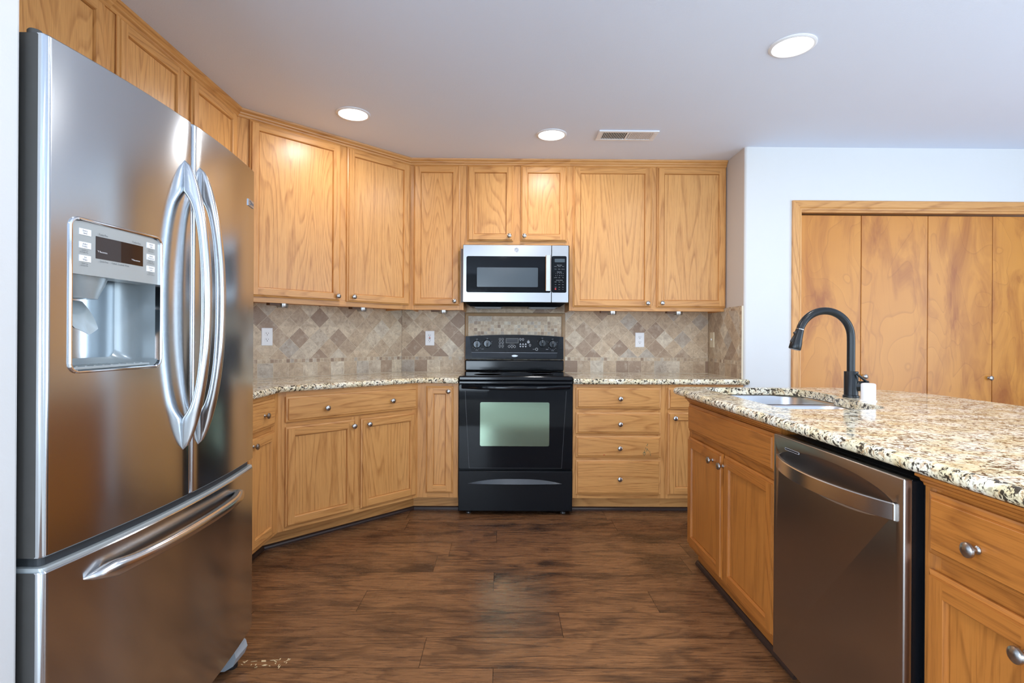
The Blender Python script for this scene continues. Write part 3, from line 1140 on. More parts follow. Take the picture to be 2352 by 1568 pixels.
m.tube([(b2[0] - 0.018, 0, b2[2]), (b3[0] - 0.0245, 0, b3[2])], [0.006, 0.007], 12)
m.build('spray_button', BLACK, sp, smooth=40)
# side lever
m = M()
a = Vector((0.012, -0.004, 0.052))
d = Vector((0.78, -0.62, 0.10)).normalized()
m.tube([a, a + d * 0.020, a + d * 0.055, a + d * 0.060], [0.0225, 0.0235, 0.0235, 0.0225], 24)
lv = m.build('lever_hub', FAUCET_BLK, t, smooth=40)
m = M()
st = a + d * 0.050 + Vector((0, 0, 0.018))
m.tube([st, st + Vector((-0.050, -0.004, 0.037))], [0.0058, 0.0050], 12)
m.build('lever_rod', FAUCET_BLK, lv, smooth=40)

m = M()
m.lathe([(0.033, 0.0), (0.033, 0.003), (0.0285, 0.006), (0.0283, 0.072), (0.0265, 0.077), (0.022, 0.0785), (0.0, 0.079)], (0, 0, 0), 'z', 28)
o = m.build('air_gap_cap', WHITE_PL, smooth=40, loc=(1.527, -1.858, ZT))
tag(o, 'white plastic cylindrical air gap cap on the island beside the faucet', 'air gap cap')

# ------------------------------------------------------------------ backsplash
D4 = 0.1415
GR = 'stone tile backsplash panels'


def backsplash(label, loc, rz, x0, x1, z_top, du, dv, su, seed, tone=1.0, side=False, gap=None):
    t = thing('tile_backsplash', label, 'backsplash', loc, rz, GR)
    fm = tile_mat('stone_diamonds', D4, du, dv, True, tone, 0.012, seed)
    mm = tile_mat('stone_mosaic', 0.0262, su + 0.005, 1.0115, False, tone * 0.98, 0.06, seed + 3)
    bmx = tile_mat('stone_squares', 0.1005, su, 0.9145, False, tone, 0.012, seed + 5)
    th = 0.012
    segs = [(x0, x1)] if not gap else [(x0, gap[0]), (gap[1], x1)]
    xe = x1
    m = M()
    for a, b_ in segs:
        m.box(a, b_, -th, -0.0005, 1.0385, z_top, 0)
    m.build('diamond_tiles', fm, t)
    m = M()
    for a, b_ in segs:
        m.box(a, b_, -th - 0.0008, -0.0005, 1.0112, 1.0383, 0)
    if side:
        m.box(x0, x1, -th - 0.0008, -0.0005, z_top, z_top + 0.026, 0)
        m.box(x1 + 0.0002, x1 + 0.026, -th - 0.0008, -0.0005, 0.917, z_top + 0.026, 0)
    m.build('mosaic_strip', mm, t)
    m = M()
    for a, b_ in segs:
        m.box(a, b_, -th, -0.0005, 0.9185, 1.011, 0)
    m.build('square_tiles', bmx, t)
    m = M()
    for a, b_ in segs:
        m.box(a, b_, -th - 0.003, -0.0005, 0.9162, 0.9184, 0)
    if side:
        m.box(x1 + 0.0262, x1 + 0.031, -th, -0.0005, 0.917, z_top + 0.026, 0)
    m.build('grout_bead', CAULK, t)
    return t


backsplash('stone tile backsplash on the diagonal wall behind the double outlet', (-0.890, -0.0, 0), pi / 4, -1.444, -0.0055, 1.40, -0.8939, 1.3185, -0.3951, 1.0)
backsplash('stone tile backsplash on the wall above the counter beside the refrigerator', (XL, 0, 0), pi / 2, -2.2, -1.034, 1.40, -1.2, 1.3185, -1.3, 8.0)
backsplash('small stone tile backsplash piece holding the outlet with red button', (0, 0, 0), 0, -0.884, -0.392, 1.40, -0.7204 + D4 / 2, 1.3185, -0.784, 2.0)
backsplash('long stone tile backsplash between the range panel and the side wall', (0, 0, 0), 0, 0.3985, 1.5265, 1.40, 0.9712, 1.3223, 0.7004, 4.0)
backsplash('narrow stone tile backsplash with mosaic border on the side wall return', (XR, 0, 0), -pi / 2, 0.0005, 0.572, 1.387, 0.4476, 1.3205, 0.03, 6.0, 0.92, True)  # tone darkens the same tile here: shade put into its colour

t = thing('framed_tile_panel', 'framed mosaic stone panel behind the range controls', 'tile panel', (0, 0, 0), 0)
fw = 0.027
m = M()
prof = [(0.0, 0.0005), (0.0, -0.012), (0.004, -0.020), (0.012, -0.024), (0.018, -0.020), (0.022, -0.021), (0.027, -0.014), (0.027, 0.0005)]
xa, xb, zt_ = -0.3905, 0.397, 1.3845
for j in range(len(prof) - 1):
    (a, ya), (b_, yb) = prof[j], prof[j + 1]
    m.face([(xa + a, ya, 0.917), (xa + b_, yb, 0.917), (xa + b_, yb, zt_ - b_), (xa + a, ya, zt_ - a)])
    m.face([(xa + a, ya, zt_ - a), (xa + b_, yb, zt_ - b_), (xb - b_, yb, zt_ - b_), (xb - a, ya, zt_ - a)])
    m.face([(xb - a, ya, 0.917), (xb - b_, yb, 0.917), (xb - b_, yb, zt_ - b_), (xb - a, ya, zt_ - a)])
STONE = plain('stone_molding', srgb(178, 148, 114), 0.4, 0, 0.4, 0.5)
m.build('stone_frame', STONE, t, normals=False)
m = M()
for a, b_, z0_, z1_ in ((xa + fw, -0.318, 0.917, zt_ - fw), (0.338, xb - fw, 0.917, zt_ - fw), (-0.318, 0.338, 1.3165, zt_ - fw)):
    m.box(a, b_, -0.010, -0.0005, z0_, z1_)
m.build('stone_border', tile_mat('stone_border', 0.22, 0.04, 1.3, False, 1.0, 0.004, 12), t)
m = M()
m.box(-0.318, 0.338, -0.0108, -0.0005, 0.917, 1.3165)
m.build('mosaic_tiles', tile_mat('stone_mosaic_field', 0.02624, -0.318, 1.3165, False, 0.95, 0.055, 15), t)
m = M()
m.box(-0.3905, 0.397, -0.012, -0.0005, 1.3848, 1.47)
m.build('diamond_tiles', tile_mat('stone_diamonds_top', D4, -0.002, 1.385, True, 0.9, 0.012, 17), t)

# outlets and switch
OG = 'wall outlets on the backsplash'


def outlet(label, loc, rz, gfci=False):
    t = thing('wall_outlet', label, 'outlet', loc, rz, OG)
    m = M()
    w, h = 0.0355, 0.0575
    m.loft([[(x, 0, z) for x, z in rrect(-w, w, -h, h, 0.003, 3)], [(x, -0.003, z) for x, z in rrect(-w, w, -h, h, 0.003, 3)],
            [(x, -0.0055, z) for x, z in rrect(-w + 0.003, w - 0.003, -h + 0.003, h - 0.003, 0.003, 3)]])
    m.build('cover_plate', WHITE_PL, t)
    if not gfci:
        for s in (1, -1):
            m = M()
            zc = s * 0.0195
            ring = []
            for k in range(24):
                a = 2 * pi * k / 24
                ring.append((0.0172 * cos(a), max(-0.0135, min(0.0135, 0.0172 * sin(a)))))
            m.loft([[(x, -0.0054, zc + z) for x, z in ring], [(x * 0.96, -0.0072, zc + z * 0.96) for x, z in ring]], 0)
            m.box(-0.0080, -0.0055, -0.0076, -0.006, zc - 0.001, zc + 0.0075, 1)
            m.box(0.0055, 0.0080, -0.0076, -0.006, zc - 0.000, zc + 0.0065, 1)
            m.lathe([(0.0027, 0.006), (0.0027, 0.0076), (0, 0.0076)], (0, 0, zc - 0.0075), '-y', 10, 1)
            m.build('receptacle', [WHITE_PL, DARK_SLOT], t)
    else:
        m = M()
        m.box(-0.0168, 0.0168, -0.0075, -0.0053, -0.0335, 0.0335, 0, 0.001)
        for zc in (0.021, -0.021):
            m.box(-0.0080, -0.0055, -0.0079, -0.006, zc - 0.001, zc + 0.0075, 1)
            m.box(0.0055, 0.0080, -0.0079, -0.006, zc - 0.000, zc + 0.0065, 1)
            m.lathe([(0.0027, 0.006), (0.0027, 0.0079), (0, 0.0079)], (0, 0, zc - 0.0075), '-y', 10, 1)
        m.build('receptacle', [WHITE_PL, DARK_SLOT], t)
        m = M()
        m.box(-0.006, 0.006, -0.0092, -0.007, 0.001, 0.0065, 0, 0.0006)
        m.build('reset_button', RED_PL, t)
        m = M()
        m.box(-0.006, 0.006, -0.0092, -0.007, -0.0075, -0.002, 0, 0.0006)
        m.build('test_button', BLACK, t)
    for z in ((0.0,) if not gfci else (0.042, -0.042)):
        m = M()
        m.lathe([(0.0028, 0.005), (0.0026, 0.0062), (0, 0.0063)], (0, 0, z), '-y', 10)
        m.build('screw', WHITE_MET, t)
    return t


n45 = Vector((c45, -c45, 0))
p = Vector((-0.890, 0, 0)) + Vector((-c45, -c45, 0)) * 1.0395 + n45 * 0.0122
outlet('white double outlet on the diagonal tile beside the refrigerator', (p.x, p.y, 1.1845), pi / 4)
outlet('white outlet with red and black buttons next to the range', (-0.665, -0.0122, 1.181), 0, True)
outlet('white double outlet on tile between the range and side wall', (0.987, -0.0122, 1.1768), 0)
t = thing('light_switch', 'ivory toggle switch on the side wall tile', 'switch', (XR - 0.0122, -0.098, 1.181), -pi / 2)
m = M()
w, h = 0.038, 0.0585
m.loft([[(x, 0, z) for x, z in rrect(-w, w, -h, h, 0.003, 3)], [(x, -0.004, z) for x, z in rrect(-w, w, -h, h, 0.003, 3)],
        [(x, -0.0065, z) for x, z in rrect(-w + 0.004, w - 0.004, -h + 0.004, h - 0.004, 0.003, 3)]])
m.build('cover_plate', IVORY_PL, t)
m = M()
m.box(-0.005, 0.005, -0.014, -0.006, -0.004, 0.010, 0, 0.001)
m.build('toggle', WHITE_PL, t)

# puck lights under the wall cabinets
PG = 'puck lights under the wall cabinets'
for x, y, rz, lab in ((-1.352, -1.070, pi / 4, 'steel puck light under the broad diagonal cabinet door'), (-1.030, -0.600, pi / 4, 'steel puck light under the narrower diagonal cabinet door'),
                      (-0.510, -0.50, 0, 'steel puck light under the narrow cabinet beside the microwave'), (0.690, -0.42, 0, 'steel puck light above the double outlet near the range'),
                      (1.130, -0.46, 0, 'steel puck light under the cabinet end near the side wall')):
    # keep each inside its cabinet's footprint
    if rz == 0:
        y = -0.262
        x = {-0.510: -0.535, 0.690: 0.716, 1.130: 1.205}[x]
    else:
        n_in = Vector((-c45, c45, 0)) * 0.05
        s = {-1.352: -0.905, -1.030: -0.36}[x]
        q_ = Vector((-0.770, -0.312, 0)) + Vector((c45, c45, 0)) * s + n_in
        x, y = q_.x, q_.y
    t = thing('puck_light', lab, 'puck light', (x, y, 1.390), rz, PG)
    m = M()
    m.box(-0.085, 0.012, -0.024, 0.03, -0.014, 0.0119, 0)
    m.build('mounting_block', TRIM_BROWN, t)
    m = M()
    m.lathe([(0.034, -0.0), (0.034, 0.016), (0.031, 0.027), (0.027, 0.029), (0.025, 0.028)], (0.0, -0.0, 0.0), '-z', 28)
    m.build('puck_housing', NICKEL, t, smooth=40)
    m = M()
    m.lathe([(0.0249, 0.0265), (0.0249, 0.0285), (0.0, 0.0288)], (0.0, 0.0, 0.0), '-z', 28)
    m.build('puck_lens', plain('frosted_lens', srgb(205, 208, 212), 0.3), t, smooth=40)

# ------------------------------------------------------------------ ceiling fixtures
LG = 'recessed ceiling lights'
for x, y, lab in ((-0.967, -1.092, 'round recessed ceiling light near the diagonal cabinets'), (0.214, -0.802, 'round recessed ceiling light in front of the microwave cabinet'),
                  (1.189, -1.846, 'round recessed ceiling light above the island sink'), (0.10, -2.80, 'added round recessed ceiling light above the middle of the kitchen floor'),
                  (1.189, -3.15, 'added round recessed ceiling light above the dishwasher end of the island'), (-0.1, -4.70, 'added round recessed ceiling light over the carpet edge')):  # last three lie out of view, added to brighten floor and lower cabinets
    t = thing('ceiling_light', lab, 'ceiling light', (x, y, ZC), 0, LG)
    m = M()
    m.lathe([(0.097, 0.0), (0.097, 0.003), (0.091, 0.007), (0.084, 0.0075), (0.081, 0.005), (0.081, 0.0)], (0, 0, 0), '-z', 48)
    m.build('trim_ring', WHITE_MET, t, smooth=40)
    m = M()
    m.lathe([(0.0808, 0.0012), (0.0808, 0.005), (0.05, 0.0066), (0.0, 0.0072)], (0, 0, 0), '-z', 48)
    m.build('lens', LENS, t, smooth=60)
    area_light('ceiling_light_beam', (x, y, ZC - 0.012), (0, 0, -1), 0.15, 0.15, 6.0 if y > -2 else 10.0, (1.0, 0.97, 0.94), 'DISK')

t = thing('ceiling_vent', 'white louvered air vent in the ceiling', 'vent', (0.694, -0.806, ZC))
m = M()
W2, H2 = 0.188, 0.078
for a0, b0, c0, d0 in ((-W2, W2, -H2, -H2 + 0.022), (-W2, W2, H2 - 0.022, H2), (-W2, -W2 + 0.028, -H2 + 0.022, H2 - 0.022), (W2 - 0.028, W2, -H2 + 0.022, H2 - 0.022), (-0.006, 0.006, -H2 + 0.022, H2 - 0.022)):
    m.box(a0, b0, c0, d0, -0.009, 0.0, 0, 0.002)
m.build('vent_frame', WHITE_MET, t)
m = M()
for k in range(30):
    x = -W2 + 0.033 + k * (2 * W2 - 0.066) / 29
    if abs(x) < 0.008:
        continue
    tilt = 0.0065 if x < 0 else -0.0065
    m.loft([[(x - 0.0012 - tilt * 0.5, y_, -0.0085), (x + 0.0012 - tilt * 0.5, y_, -0.0085), (x + 0.0012 + tilt * 0.5, y_, -0.0015), (x - 0.0012 + tilt * 0.5, y_, -0.0015)] for y_ in (-H2 + 0.022, H2 - 0.022)])
m.build('louvers', WHITE_MET, t)
m = M()
m.box(-W2 + 0.02, W2 - 0.02, -H2 + 0.018, H2 - 0.018, -0.0012, -0.0002)
m.build('duct_opening', DARK_SLOT, t)

# ------------------------------------------------------------------ microwave
t = thing('microwave', 'stainless over-the-range microwave under the short oak cabinet', 'microwave', (0, -0.40, 1.44))
m = M()
m.box(-0.378, 0.378, 0.025, 0.385, 0.012, 0.4105, 0)
m.build('housing', BLACK_SATIN, t)
m = M()
m.loft([[(x, y_, z) for x, z in rrect(-0.378 + i, 0.2538 - i * 0.5, 0.0 + i, 0.4105 - i, 0.004, 2)] for i, y_ in ((0, 0.024), (0, 0.003), (0.003, 0.0))])
dr = m.build('door', STEEL_MW, t)
m = M()
m.loft([[(x, y_, z) for x, z in rrect(-0.353 + i, 0.2505, 0.0703 + i, 0.3285 - i, 0.012, 4)] for i, y_ in ((0, 0.0), (0, -0.0012), (0.0012, -0.002))])
m.build('door_glass', BLACK_GLASS, dr)
m = M()
m.loft([[(x, y_, z) for x, z in rrect(-0.277, 0.158, 0.1096, 0.2483, 0.006, 3)] for y_ in (-0.0018, -0.0026)])
m.build('viewing_screen', MW_WIN, dr)
m = M()
m.loft([[(0.210, -0.040, z), (0.214, -0.044, z), (0.242, -0.044, z), (0.246, -0.040, z), (0.246, -0.034, z), (0.210, -0.034, z)] for z in (0.0794, 0.095, 0.317, 0.3323)])
m.box(0.216, 0.240, -0.036, -0.0015, 0.086, 0.104)
m.box(0.216, 0.240, -0.036, -0.0015, 0.308, 0.326)
m.build('handle', STEEL_H, dr, smooth=30)
m = M()
m.lathe([(0.0165, 0.0), (0.0165, 0.0008), (0.0140, 0.001), (0.0138, 0.0006), (0.0, 0.0006)], (0.0036, 0.0, 0.3727), '-y', 28, 0)
m.lathe([(0.0145, 0.0006), (0.0145, 0.0012), (0.0125, 0.0014), (0.0, 0.0014)], (0.0036, 0.0, 0.3727), '-y', 28, 1)
for a in range(4):
    m.tube([(0.0036 + 0.009 * cos(a * pi / 2 + b_), -0.0016, 0.3727 + 0.009 * sin(a * pi / 2 + b_)) for b_ in (0, 0.4, 0.8, 1.2)], 0.0007, 6, 0)
m.text('GE', 0.011, (0.0036, -0.0016, 0.369), (1, 0, 0), (0, 0, 1), 0, 'CENTER')
m.build('emblem', [CHROME, plain('emblem_grey', srgb(150, 152, 156), 0.3, 0.6)], dr)
m = M()
m.loft([[(x, y_, z) for x, z in rrect(0.2562 + i * 0.5, 0.378 - i, 0.0 + i, 0.4105 - i, 0.004, 2)] for i, y_ in ((0, 0.024), (0, 0.003), (0.003, 0.0))])
cp = m.build('control_column', STEEL_MW, t)
m = M()
m.loft([[(x, y_, z) for x, z in rrect(0.2570, 0.3621, 0.0713, 0.3326, 0.010, 4)] for y_ in (0.0, -0.0015)])
m.build('control_panel', BLACK_GLASS, cp)
m = M()
m.loft([[(x, y_, z) for x, z in rrect(0.277, 0.349, 0.288, 0.313, 0.003, 2)] for y_ in (-0.0014, -0.0019)])
m.build('clock_display', MW_WIN, cp)
m = M()
X1, Z1 = (1, 0, 0), (0, 0, 1)
yy = -0.0016
m.text('Quick Cook', 0.0068, (0.311, yy, 0.2655), X1, Z1, 0, 'CENTER')
for r, row in enumerate((('Popcorn', 'Beverage', 'Potato'), ('Reheat', 'Defrost', 'Auto Cook'))):
    for c, s in enumerate(row):
        m.text(s, 0.0048, (0.284 + c * 0.0265, yy, 0.2565 - r * 0.019), X1, Z1, 0, 'CENTER')
m.text('Number Pads', 0.006, (0.311, yy, 0.217), X1, Z1, 0, 'CENTER')
for r, row in enumerate(('12345', '67890')):
    for c, s in enumerate(row):
        m.text(s, 0.0072, (0.285 + c * 0.013, yy, 0.206 - r * 0.0155), X1, Z1, 0, 'CENTER')
for c, s in enumerate(('Cook Time', 'Power', 'Timer')):
    m.text(s, 0.0048, (0.284 + c * 0.0265, yy, 0.177), X1, Z1, 0, 'CENTER')
m.text('Microwave Features', 0.006, (0.311, yy, 0.158), X1, Z1, 0, 'CENTER')
for r, row in enumerate((('Add 30', 'Clock', 'Lock'), ('Melt', 'Soften', 'Sound'), ('Cancel', 'Light', 'Vent'))):
    for c, s in enumerate(row):
        m.text(s, 0.0048, (0.284 + c * 0.0265, yy, 0.146 - r * 0.0185), X1, Z1, 0, 'CENTER')
m.lathe([(0.0058, 0.0014), (0.0058, 0.0022), (0, 0.0024)], (0.284, 0, 0.0975), '-y', 16, 1)
m.text('Start', 0.0048, (0.311, yy, 0.093), X1, Z1, 0, 'CENTER')
m.text('Fan', 0.0048, (0.337, yy, 0.093), X1, Z1, 0, 'CENTER')
m.build('keypad_lettering', [INK_LT, RED_PL], cp)
m = M()
m.box(-0.3925, -0.3785, 0.03, 0.062, 0.0, 0.385)
m.build('side_filler', plain('dark_filler', srgb(70, 52, 44), 0.3), t)
m = M()
m.box(-0.372, 0.372, 0.03, 0.38, 0.0, 0.0118, 0, 0.003)
m.build('underside', BLACK_SATIN, t)
m = M()
m.loft([[(-0.366, 0.035, 0.0), (0.366, 0.035, 0.0), (0.366, 0.37, 0.0), (-0.366, 0.37, 0.0)],
        [(-0.325, 0.075, -0.026), (0.325, 0.075, -0.026), (0.325, 0.33, -0.026), (-0.325, 0.33, -0.026)]])
m.build('vent_hood_bottom', BLACK_SATIN, t)
for xx in (-0.20, 0.20):
    m = M()
    m.box(xx - 0.105, xx + 0.105, 0.085, 0.30, -0.031, -0.0262, 0, 0.002)
    for k in range(8):
        m.box(xx - 0.095, xx + 0.095, 0.098 + k * 0.024, 0.105 + k * 0.024, -0.0335, -0.0305, 0)
    m.build('grease_filter', plain('filter_grey', srgb(130, 130, 130), 0.4, 0.6), t)

# ------------------------------------------------------------------ range
t = thing('range_stove', 'black freestanding electric range with oven window', 'stove', (0, -0.64, 0))
m = M()
m.box(-0.3815, 0.3815, 0.03, 0.605, 0.03, 0.898)
m.build('range_body', BLACK_SATIN, t)
m = M()
m.box(-0.383, 0.383, 0.0, 0.555, 0.899, 0.929, 0, 0.008, 3)
m.box(-0.360, 0.360, 0.035, 0.545, 0.929, 0.9305, 1, 0.0006)
m.build('cooktop', [BLACK_GLOSS, BLACK_GLASS], t)
for bx_, by_, br_ in ((-0.19, 0.16, 0.10), (0.19, 0.16, 0.08), (-0.19, 0.41, 0.08), (0.19, 0.41, 0.10)):
    m = M()
    m.lathe([(br_, 0.0), (br_, 0.0003), (br_ - 0.003, 0.0003), (br_ - 0.003, 0.0)], (bx_, by_, 0.9305), 'z', 40)
    m.build('burner_ring', plain('burner_grey', (0.05, 0.05, 0.055, 1), 0.4), t)
# backguard: low vent box, gap, arched control head
m = M()
m.box(-0.383, 0.383, 0.553, 0.606, 0.9305, 1.016, 0, 0.010, 3)
m.build('rear_vent', BLACK_GLOSS, t)
m = M()
ys = lambda z: 0.570 + (z - 1.03) * 0.10


def arch(z_side, z_mid, n=16):
    return [(0.3815 - 0.763 * i / n, z_side + (z_mid - z_side) * (1 - ((2.0 * i / n) - 1) ** 2)) for i in range(n + 1)]


pro = [(-0.3815, 1.022), (0.3815, 1.022)] + arch(1.1965, 1.2115)
m.loft([[(x, ys(z), z) for x, z in pro], [(x, 0.610, z) for x, z in pro]])
bgd = m.build('backguard', BLACK_GLOSS, t)
m = M()
pf = [(-0.331, 1.073), (0.331, 1.073)] + [(x * 0.918, z - 0.0035) for x, z in arch(1.1965, 1.2115)]
m.loft([[(x, ys(z) - 0.001, z) for x, z in pf], [(x * 0.997, ys(z) - 0.0045, 1.073 + (z - 1.073) * 0.99 + 0.0006) for x, z in pf]])
m.build('control_panel', BLACK_SATIN, bgd)
m = M()
m.loft([[(-0.331, 0.5685, 1.071), (0.331, 0.5685, 1.071), (0.335, 0.569, 1.0735), (-0.335, 0.569, 1.0735)]] + [[(-0.331, 0.567, 1.071), (0.331, 0.567, 1.071), (0.335, 0.5675, 1.0735), (-0.335, 0.5675, 1.0735)]])
m.build('trim_line', plain('grey_line', srgb(120, 124, 132), 0.3, 0.6), bgd)
m = M()
m.loft([[(-0.326, 0.566, 1.034), (0.326, 0.566, 1.034), (0.331, 0.571, 1.0705), (-0.331, 0.571, 1.0705)], [(-0.326, 0.60, 1.034), (0.326, 0.60, 1.034), (0.331, 0.60, 1.0705), (-0.331, 0.60, 1.0705)]])
m.build('lower_fascia', BLACK_GLOSS, bgd)
m = M()
ring = [(0.0245 * cos(2 * pi * k / 28), 0.0088 * sin(2 * pi * k / 28)) for k in range(28)]
m.loft([[(0.0012 + x * s, 0.568 - y_, 1.0475 + z * s) for x, z in ring] for s, y_ in ((1, 0), (1, 0.003), (0.9, 0.0042))], 0)
m.loft([[(0.0012 + x * s, 0.5636 - y_, 1.0475 + z * s) for x, z in ring] for s, y_ in ((0.82, 0), (0.80, 0.0006))], 1)
m.text('Whirlpool', 0.0085, (0.0012, 0.5628, 1.0445), X1, Z1, 2, 'CENTER')
m.build('badge', [CHROME, plain('badge_silver', srgb(190, 194, 200), 0.25, 0.7), INK], bgd)
for kx, kz in ((-0.2914, 1.1361), (-0.2113, 1.1417), (0.2163, 1.1468), (0.2966, 1.1395)):
    kk = M()
    y0 = ys(kz) - 0.005
    kk.lathe([(0.0325, 0.0), (0.0320, 0.004), (0.0285, 0.006), (0.0272, 0.010), (0.0255, 0.013), (0.0, 0.0135)], (kx, y0, kz), '-y', 32, 0)
    rr_ = [(kx - 0.0065, kz - 0.0255), (kx + 0.0065, kz - 0.0255), (kx + 0.0085, kz), (kx + 0.0050, kz + 0.030), (kx - 0.0050, kz + 0.030), (kx - 0.0085, kz)]
    kk.loft([[(x, y0 - 0.012, z) for x, z in rr_], [(kx + (x - kx) * 0.75, y0 - 0.030, z) for x, z in rr_]], 1)
    kk.box(kx - 0.0008, kx + 0.0008, y0 - 0.0306, y0 - 0.0296, kz + 0.004, kz + 0.026, 2)
    kk.build('control_knob', [plain('knob_grey', (0.04, 0.045, 0.052, 1), 0.22, 0.4), BLACK_SATIN, INK_W], bgd, smooth=35)
m = M()
m.loft([[(x, ys(z) - 0.0045 - e_, z) for x, z in rrect(-0.0673, 0.0311, 1.1457, 1.1839, 0.003, 2)] for e_ in (0, 0.0015)], 0)
m.loft([[(x, ys(z) - 0.006 - e_, z) for x, z in rrect(-0.0635, 0.0273, 1.1492, 1.1804, 0.002, 2)] for e_ in (0, 0.0004)], 1)
m.build('clock_display', [plain('display_rim', srgb(110, 112, 108), 0.4), plain('display_dark', srgb(38, 34, 30), 0.1)], bgd)
m = M()
yl = lambda z: ys(z) - 0.0056


def ringpad(x, z, r=0.0085):
    mp = M()
    mp.loft([[(x + r * s * cos(2 * pi * k / 18), yl(z) - d, z + r * s * sin(2 * pi * k / 18)) for k in range(18)] for s, d in ((1, -0.0004), (1, 0.0003), (0.72, 0.0003), (0.72, -0.0004))], 0)
    mp.build('touch_pad', INK_LT, bgd)


for r_ in range(3):
    for c_ in range(2):
        xx, zz = -0.1135 + c_ * 0.0215, 1.1765 - r_ * 0.0265
        ringpad(xx, zz, 0.0082)
        m.text(('BAKE', 'BROIL', 'WARM', 'CLEAN', 'LIGHT', 'LOCK')[r_ * 2 + c_], 0.0050, (xx, yl(zz), zz - 0.0145), X1, Z1, 0, 'CENTER')
for c_ in range(3):
    xx, zz = -0.0415 + c_ * 0.0212, 1.1205
    ringpad(xx, zz, 0.0092)
    m.text(('LO', 'MED', 'HI')[c_], 0.0050, (xx, yl(zz), zz - 0.0155), X1, Z1, 0, 'CENTER')
m.text('CONVECTION', 0.0055, (-0.020, yl(1.137), 1.1355), X1, Z1, 0, 'CENTER')
for c_ in range(2):
    ringpad(0.0455 + c_ * 0.0205, 1.1765, 0.0082)
    m.text(('ON', 'OFF')[c_], 0.0050, (0.0455 + c_ * 0.0205, yl(1.162), 1.162), X1, Z1, 0, 'CENTER')
for r_ in range(2):
    for c_ in range(3):
        xx, zz = 0.0455 + c_ * 0.0208, 1.1390 - r_ * 0.0185
        tri = [(xx - 0.008, zz - 0.005), (xx + 0.008, zz - 0.005), (xx, zz + 0.008)] if r_ == 0 else [(xx - 0.008, zz + 0.005), (xx, zz - 0.008), (xx + 0.008, zz + 0.005)]
        mp = M()
        mp.loft([[(a_, yl(b_) - d_, b_) for a_, b_ in tri] for d_ in (-0.0004, 0.0003)], 0)
        mp.build('touch_pad', INK_LT, bgd)
ringpad(0.1085, 1.1555, 0.0105)
m.loft([[(0.1085 + 0.0055 * cos(2 * pi * k / 14), yl(1.1555) - d_, 1.1555 + 0.0055 * sin(2 * pi * k / 14)) for k in range(14)] for d_ in (-0.0004, 0.0003)], 0)
m.text('START', 0.0052, (0.1085, yl(1.168), 1.168), X1, Z1, 0, 'CENTER')
ringpad(0.1205, 1.1315, 0.0085)
m.text('OFF', 0.0052, (0.1205, yl(1.118), 1.1180), X1, Z1, 0, 'CENTER')
for kx, kz in ((-0.2914, 1.1361), (-0.2113, 1.1417), (0.2163, 1.1468), (0.2966, 1.1395)):
    m.text('OFF', 0.0070, (kx, yl(kz + 0.036), kz + 0.0365), X1, Z1, 0, 'CENTER')
    for a_ in (25, 155):
        m.lathe([(0.0013, 0), (0.0013, 0.0004), (0, 0.0004)], (kx + 0.039 * cos(radians(a_)), yl(kz + 0.017), kz + 0.039 * sin(radians(a_))), '-y', 8, 0)
for kx in (-0.2914, 0.2966):
    for a_ in range(220, 330, 22):
        m.lathe([(0.0016, 0), (0.0016, 0.0004), (0, 0.0004)], (kx + 0.039 * cos(radians(a_)), yl(1.10), 1.1375 + 0.039 * sin(radians(a_))), '-y', 8, 0)
    m.text('HI  LO', 0.0065, (kx, yl(1.087), 1.0870), X1, Z1, 0, 'CENTER')
m.text('WARM', 0.0060, (-0.2475, yl(1.0985), 1.0975), X1, Z1, 0, 'CENTER')
m.text('WARM', 0.0060, (0.2525, yl(1.0985), 1.0975), X1, Z1, 0, 'CENTER')
ringpad(0.172, 1.100, 0.0105)
m.text('DUAL', 0.0060, (0.150, yl(1.0985), 1.0975), X1, Z1, 0, 'CENTER')
m.build('panel_lettering', INK_LT, bgd)
# oven door
m = M()
m.loft([[(x, y_, z) for x, z in rrect(-0.3815 + i, 0.3815 - i, 0.308 + i, 0.8755 - i, 0.010, 3)] for i, y_ in ((0, 0.030), (0, 0.004), (0.003, 0.0))])
od = m.build('oven_door', BLACK_GLASS, t, smooth=35)
m = M()
m.loft([[(-0.340, -0.0006, 0.832), (-0.338, -0.0006, 0.832), (-0.3085, -0.0006, 0.3165), (-0.3105, -0.0006, 0.3165)], [(-0.340, 0, 0.832), (-0.338, 0, 0.832), (-0.3085, 0, 0.3165), (-0.3105, 0, 0.3165)]])
m.loft([[(0.337, -0.0006, 0.832), (0.339, -0.0006, 0.832), (0.3095, -0.0006, 0.3165), (0.3075, -0.0006, 0.3165)], [(0.337, 0, 0.832), (0.339, 0, 0.832), (0.3095, 0, 0.3165), (0.3075, 0, 0.3165)]])
m.box(-0.3105, 0.3095, -0.0006, 0, 0.3155, 0.3168)
m.build('glass_border', plain('border_grey', (0.05, 0.055, 0.06, 1), 0.3), od)
m = M()
m.loft([[(x, y_, z) for x, z in rrect(-0.238, 0.225, 0.4627, 0.7563, 0.010, 3)] for y_ in (0.0, -0.0008)])
m.build('oven_window', OVEN_WIN, od)
m = M()
sec = lambda c_: [(0.0, c_ - 0.0135), (-0.008, c_ - 0.0145), (-0.016, c_ - 0.010), (-0.019, c_), (-0.016, c_ + 0.010), (-0.008, c_ + 0.0135), (0.0, c_ + 0.0130)]
xs = [(-0.362, 0.004), (-0.330, 0.012), (-0.270, 0.024), (-0.245, 0.036), (-0.12, 0.044), (0.0, 0.047), (0.12, 0.044), (0.245, 0.036), (0.270, 0.024), (0.330, 0.012), (0.362, 0.004)]
m.loft([[(x, -o_ + y_, z - 0.006 * (1 - (x / 0.37) ** 2)) for y_, z in sec(0.862)] for x, o_ in xs])
m.box(-0.36, -0.27, -0.018, 0.0, 0.846, 0.874, 0, 0.006, 2)
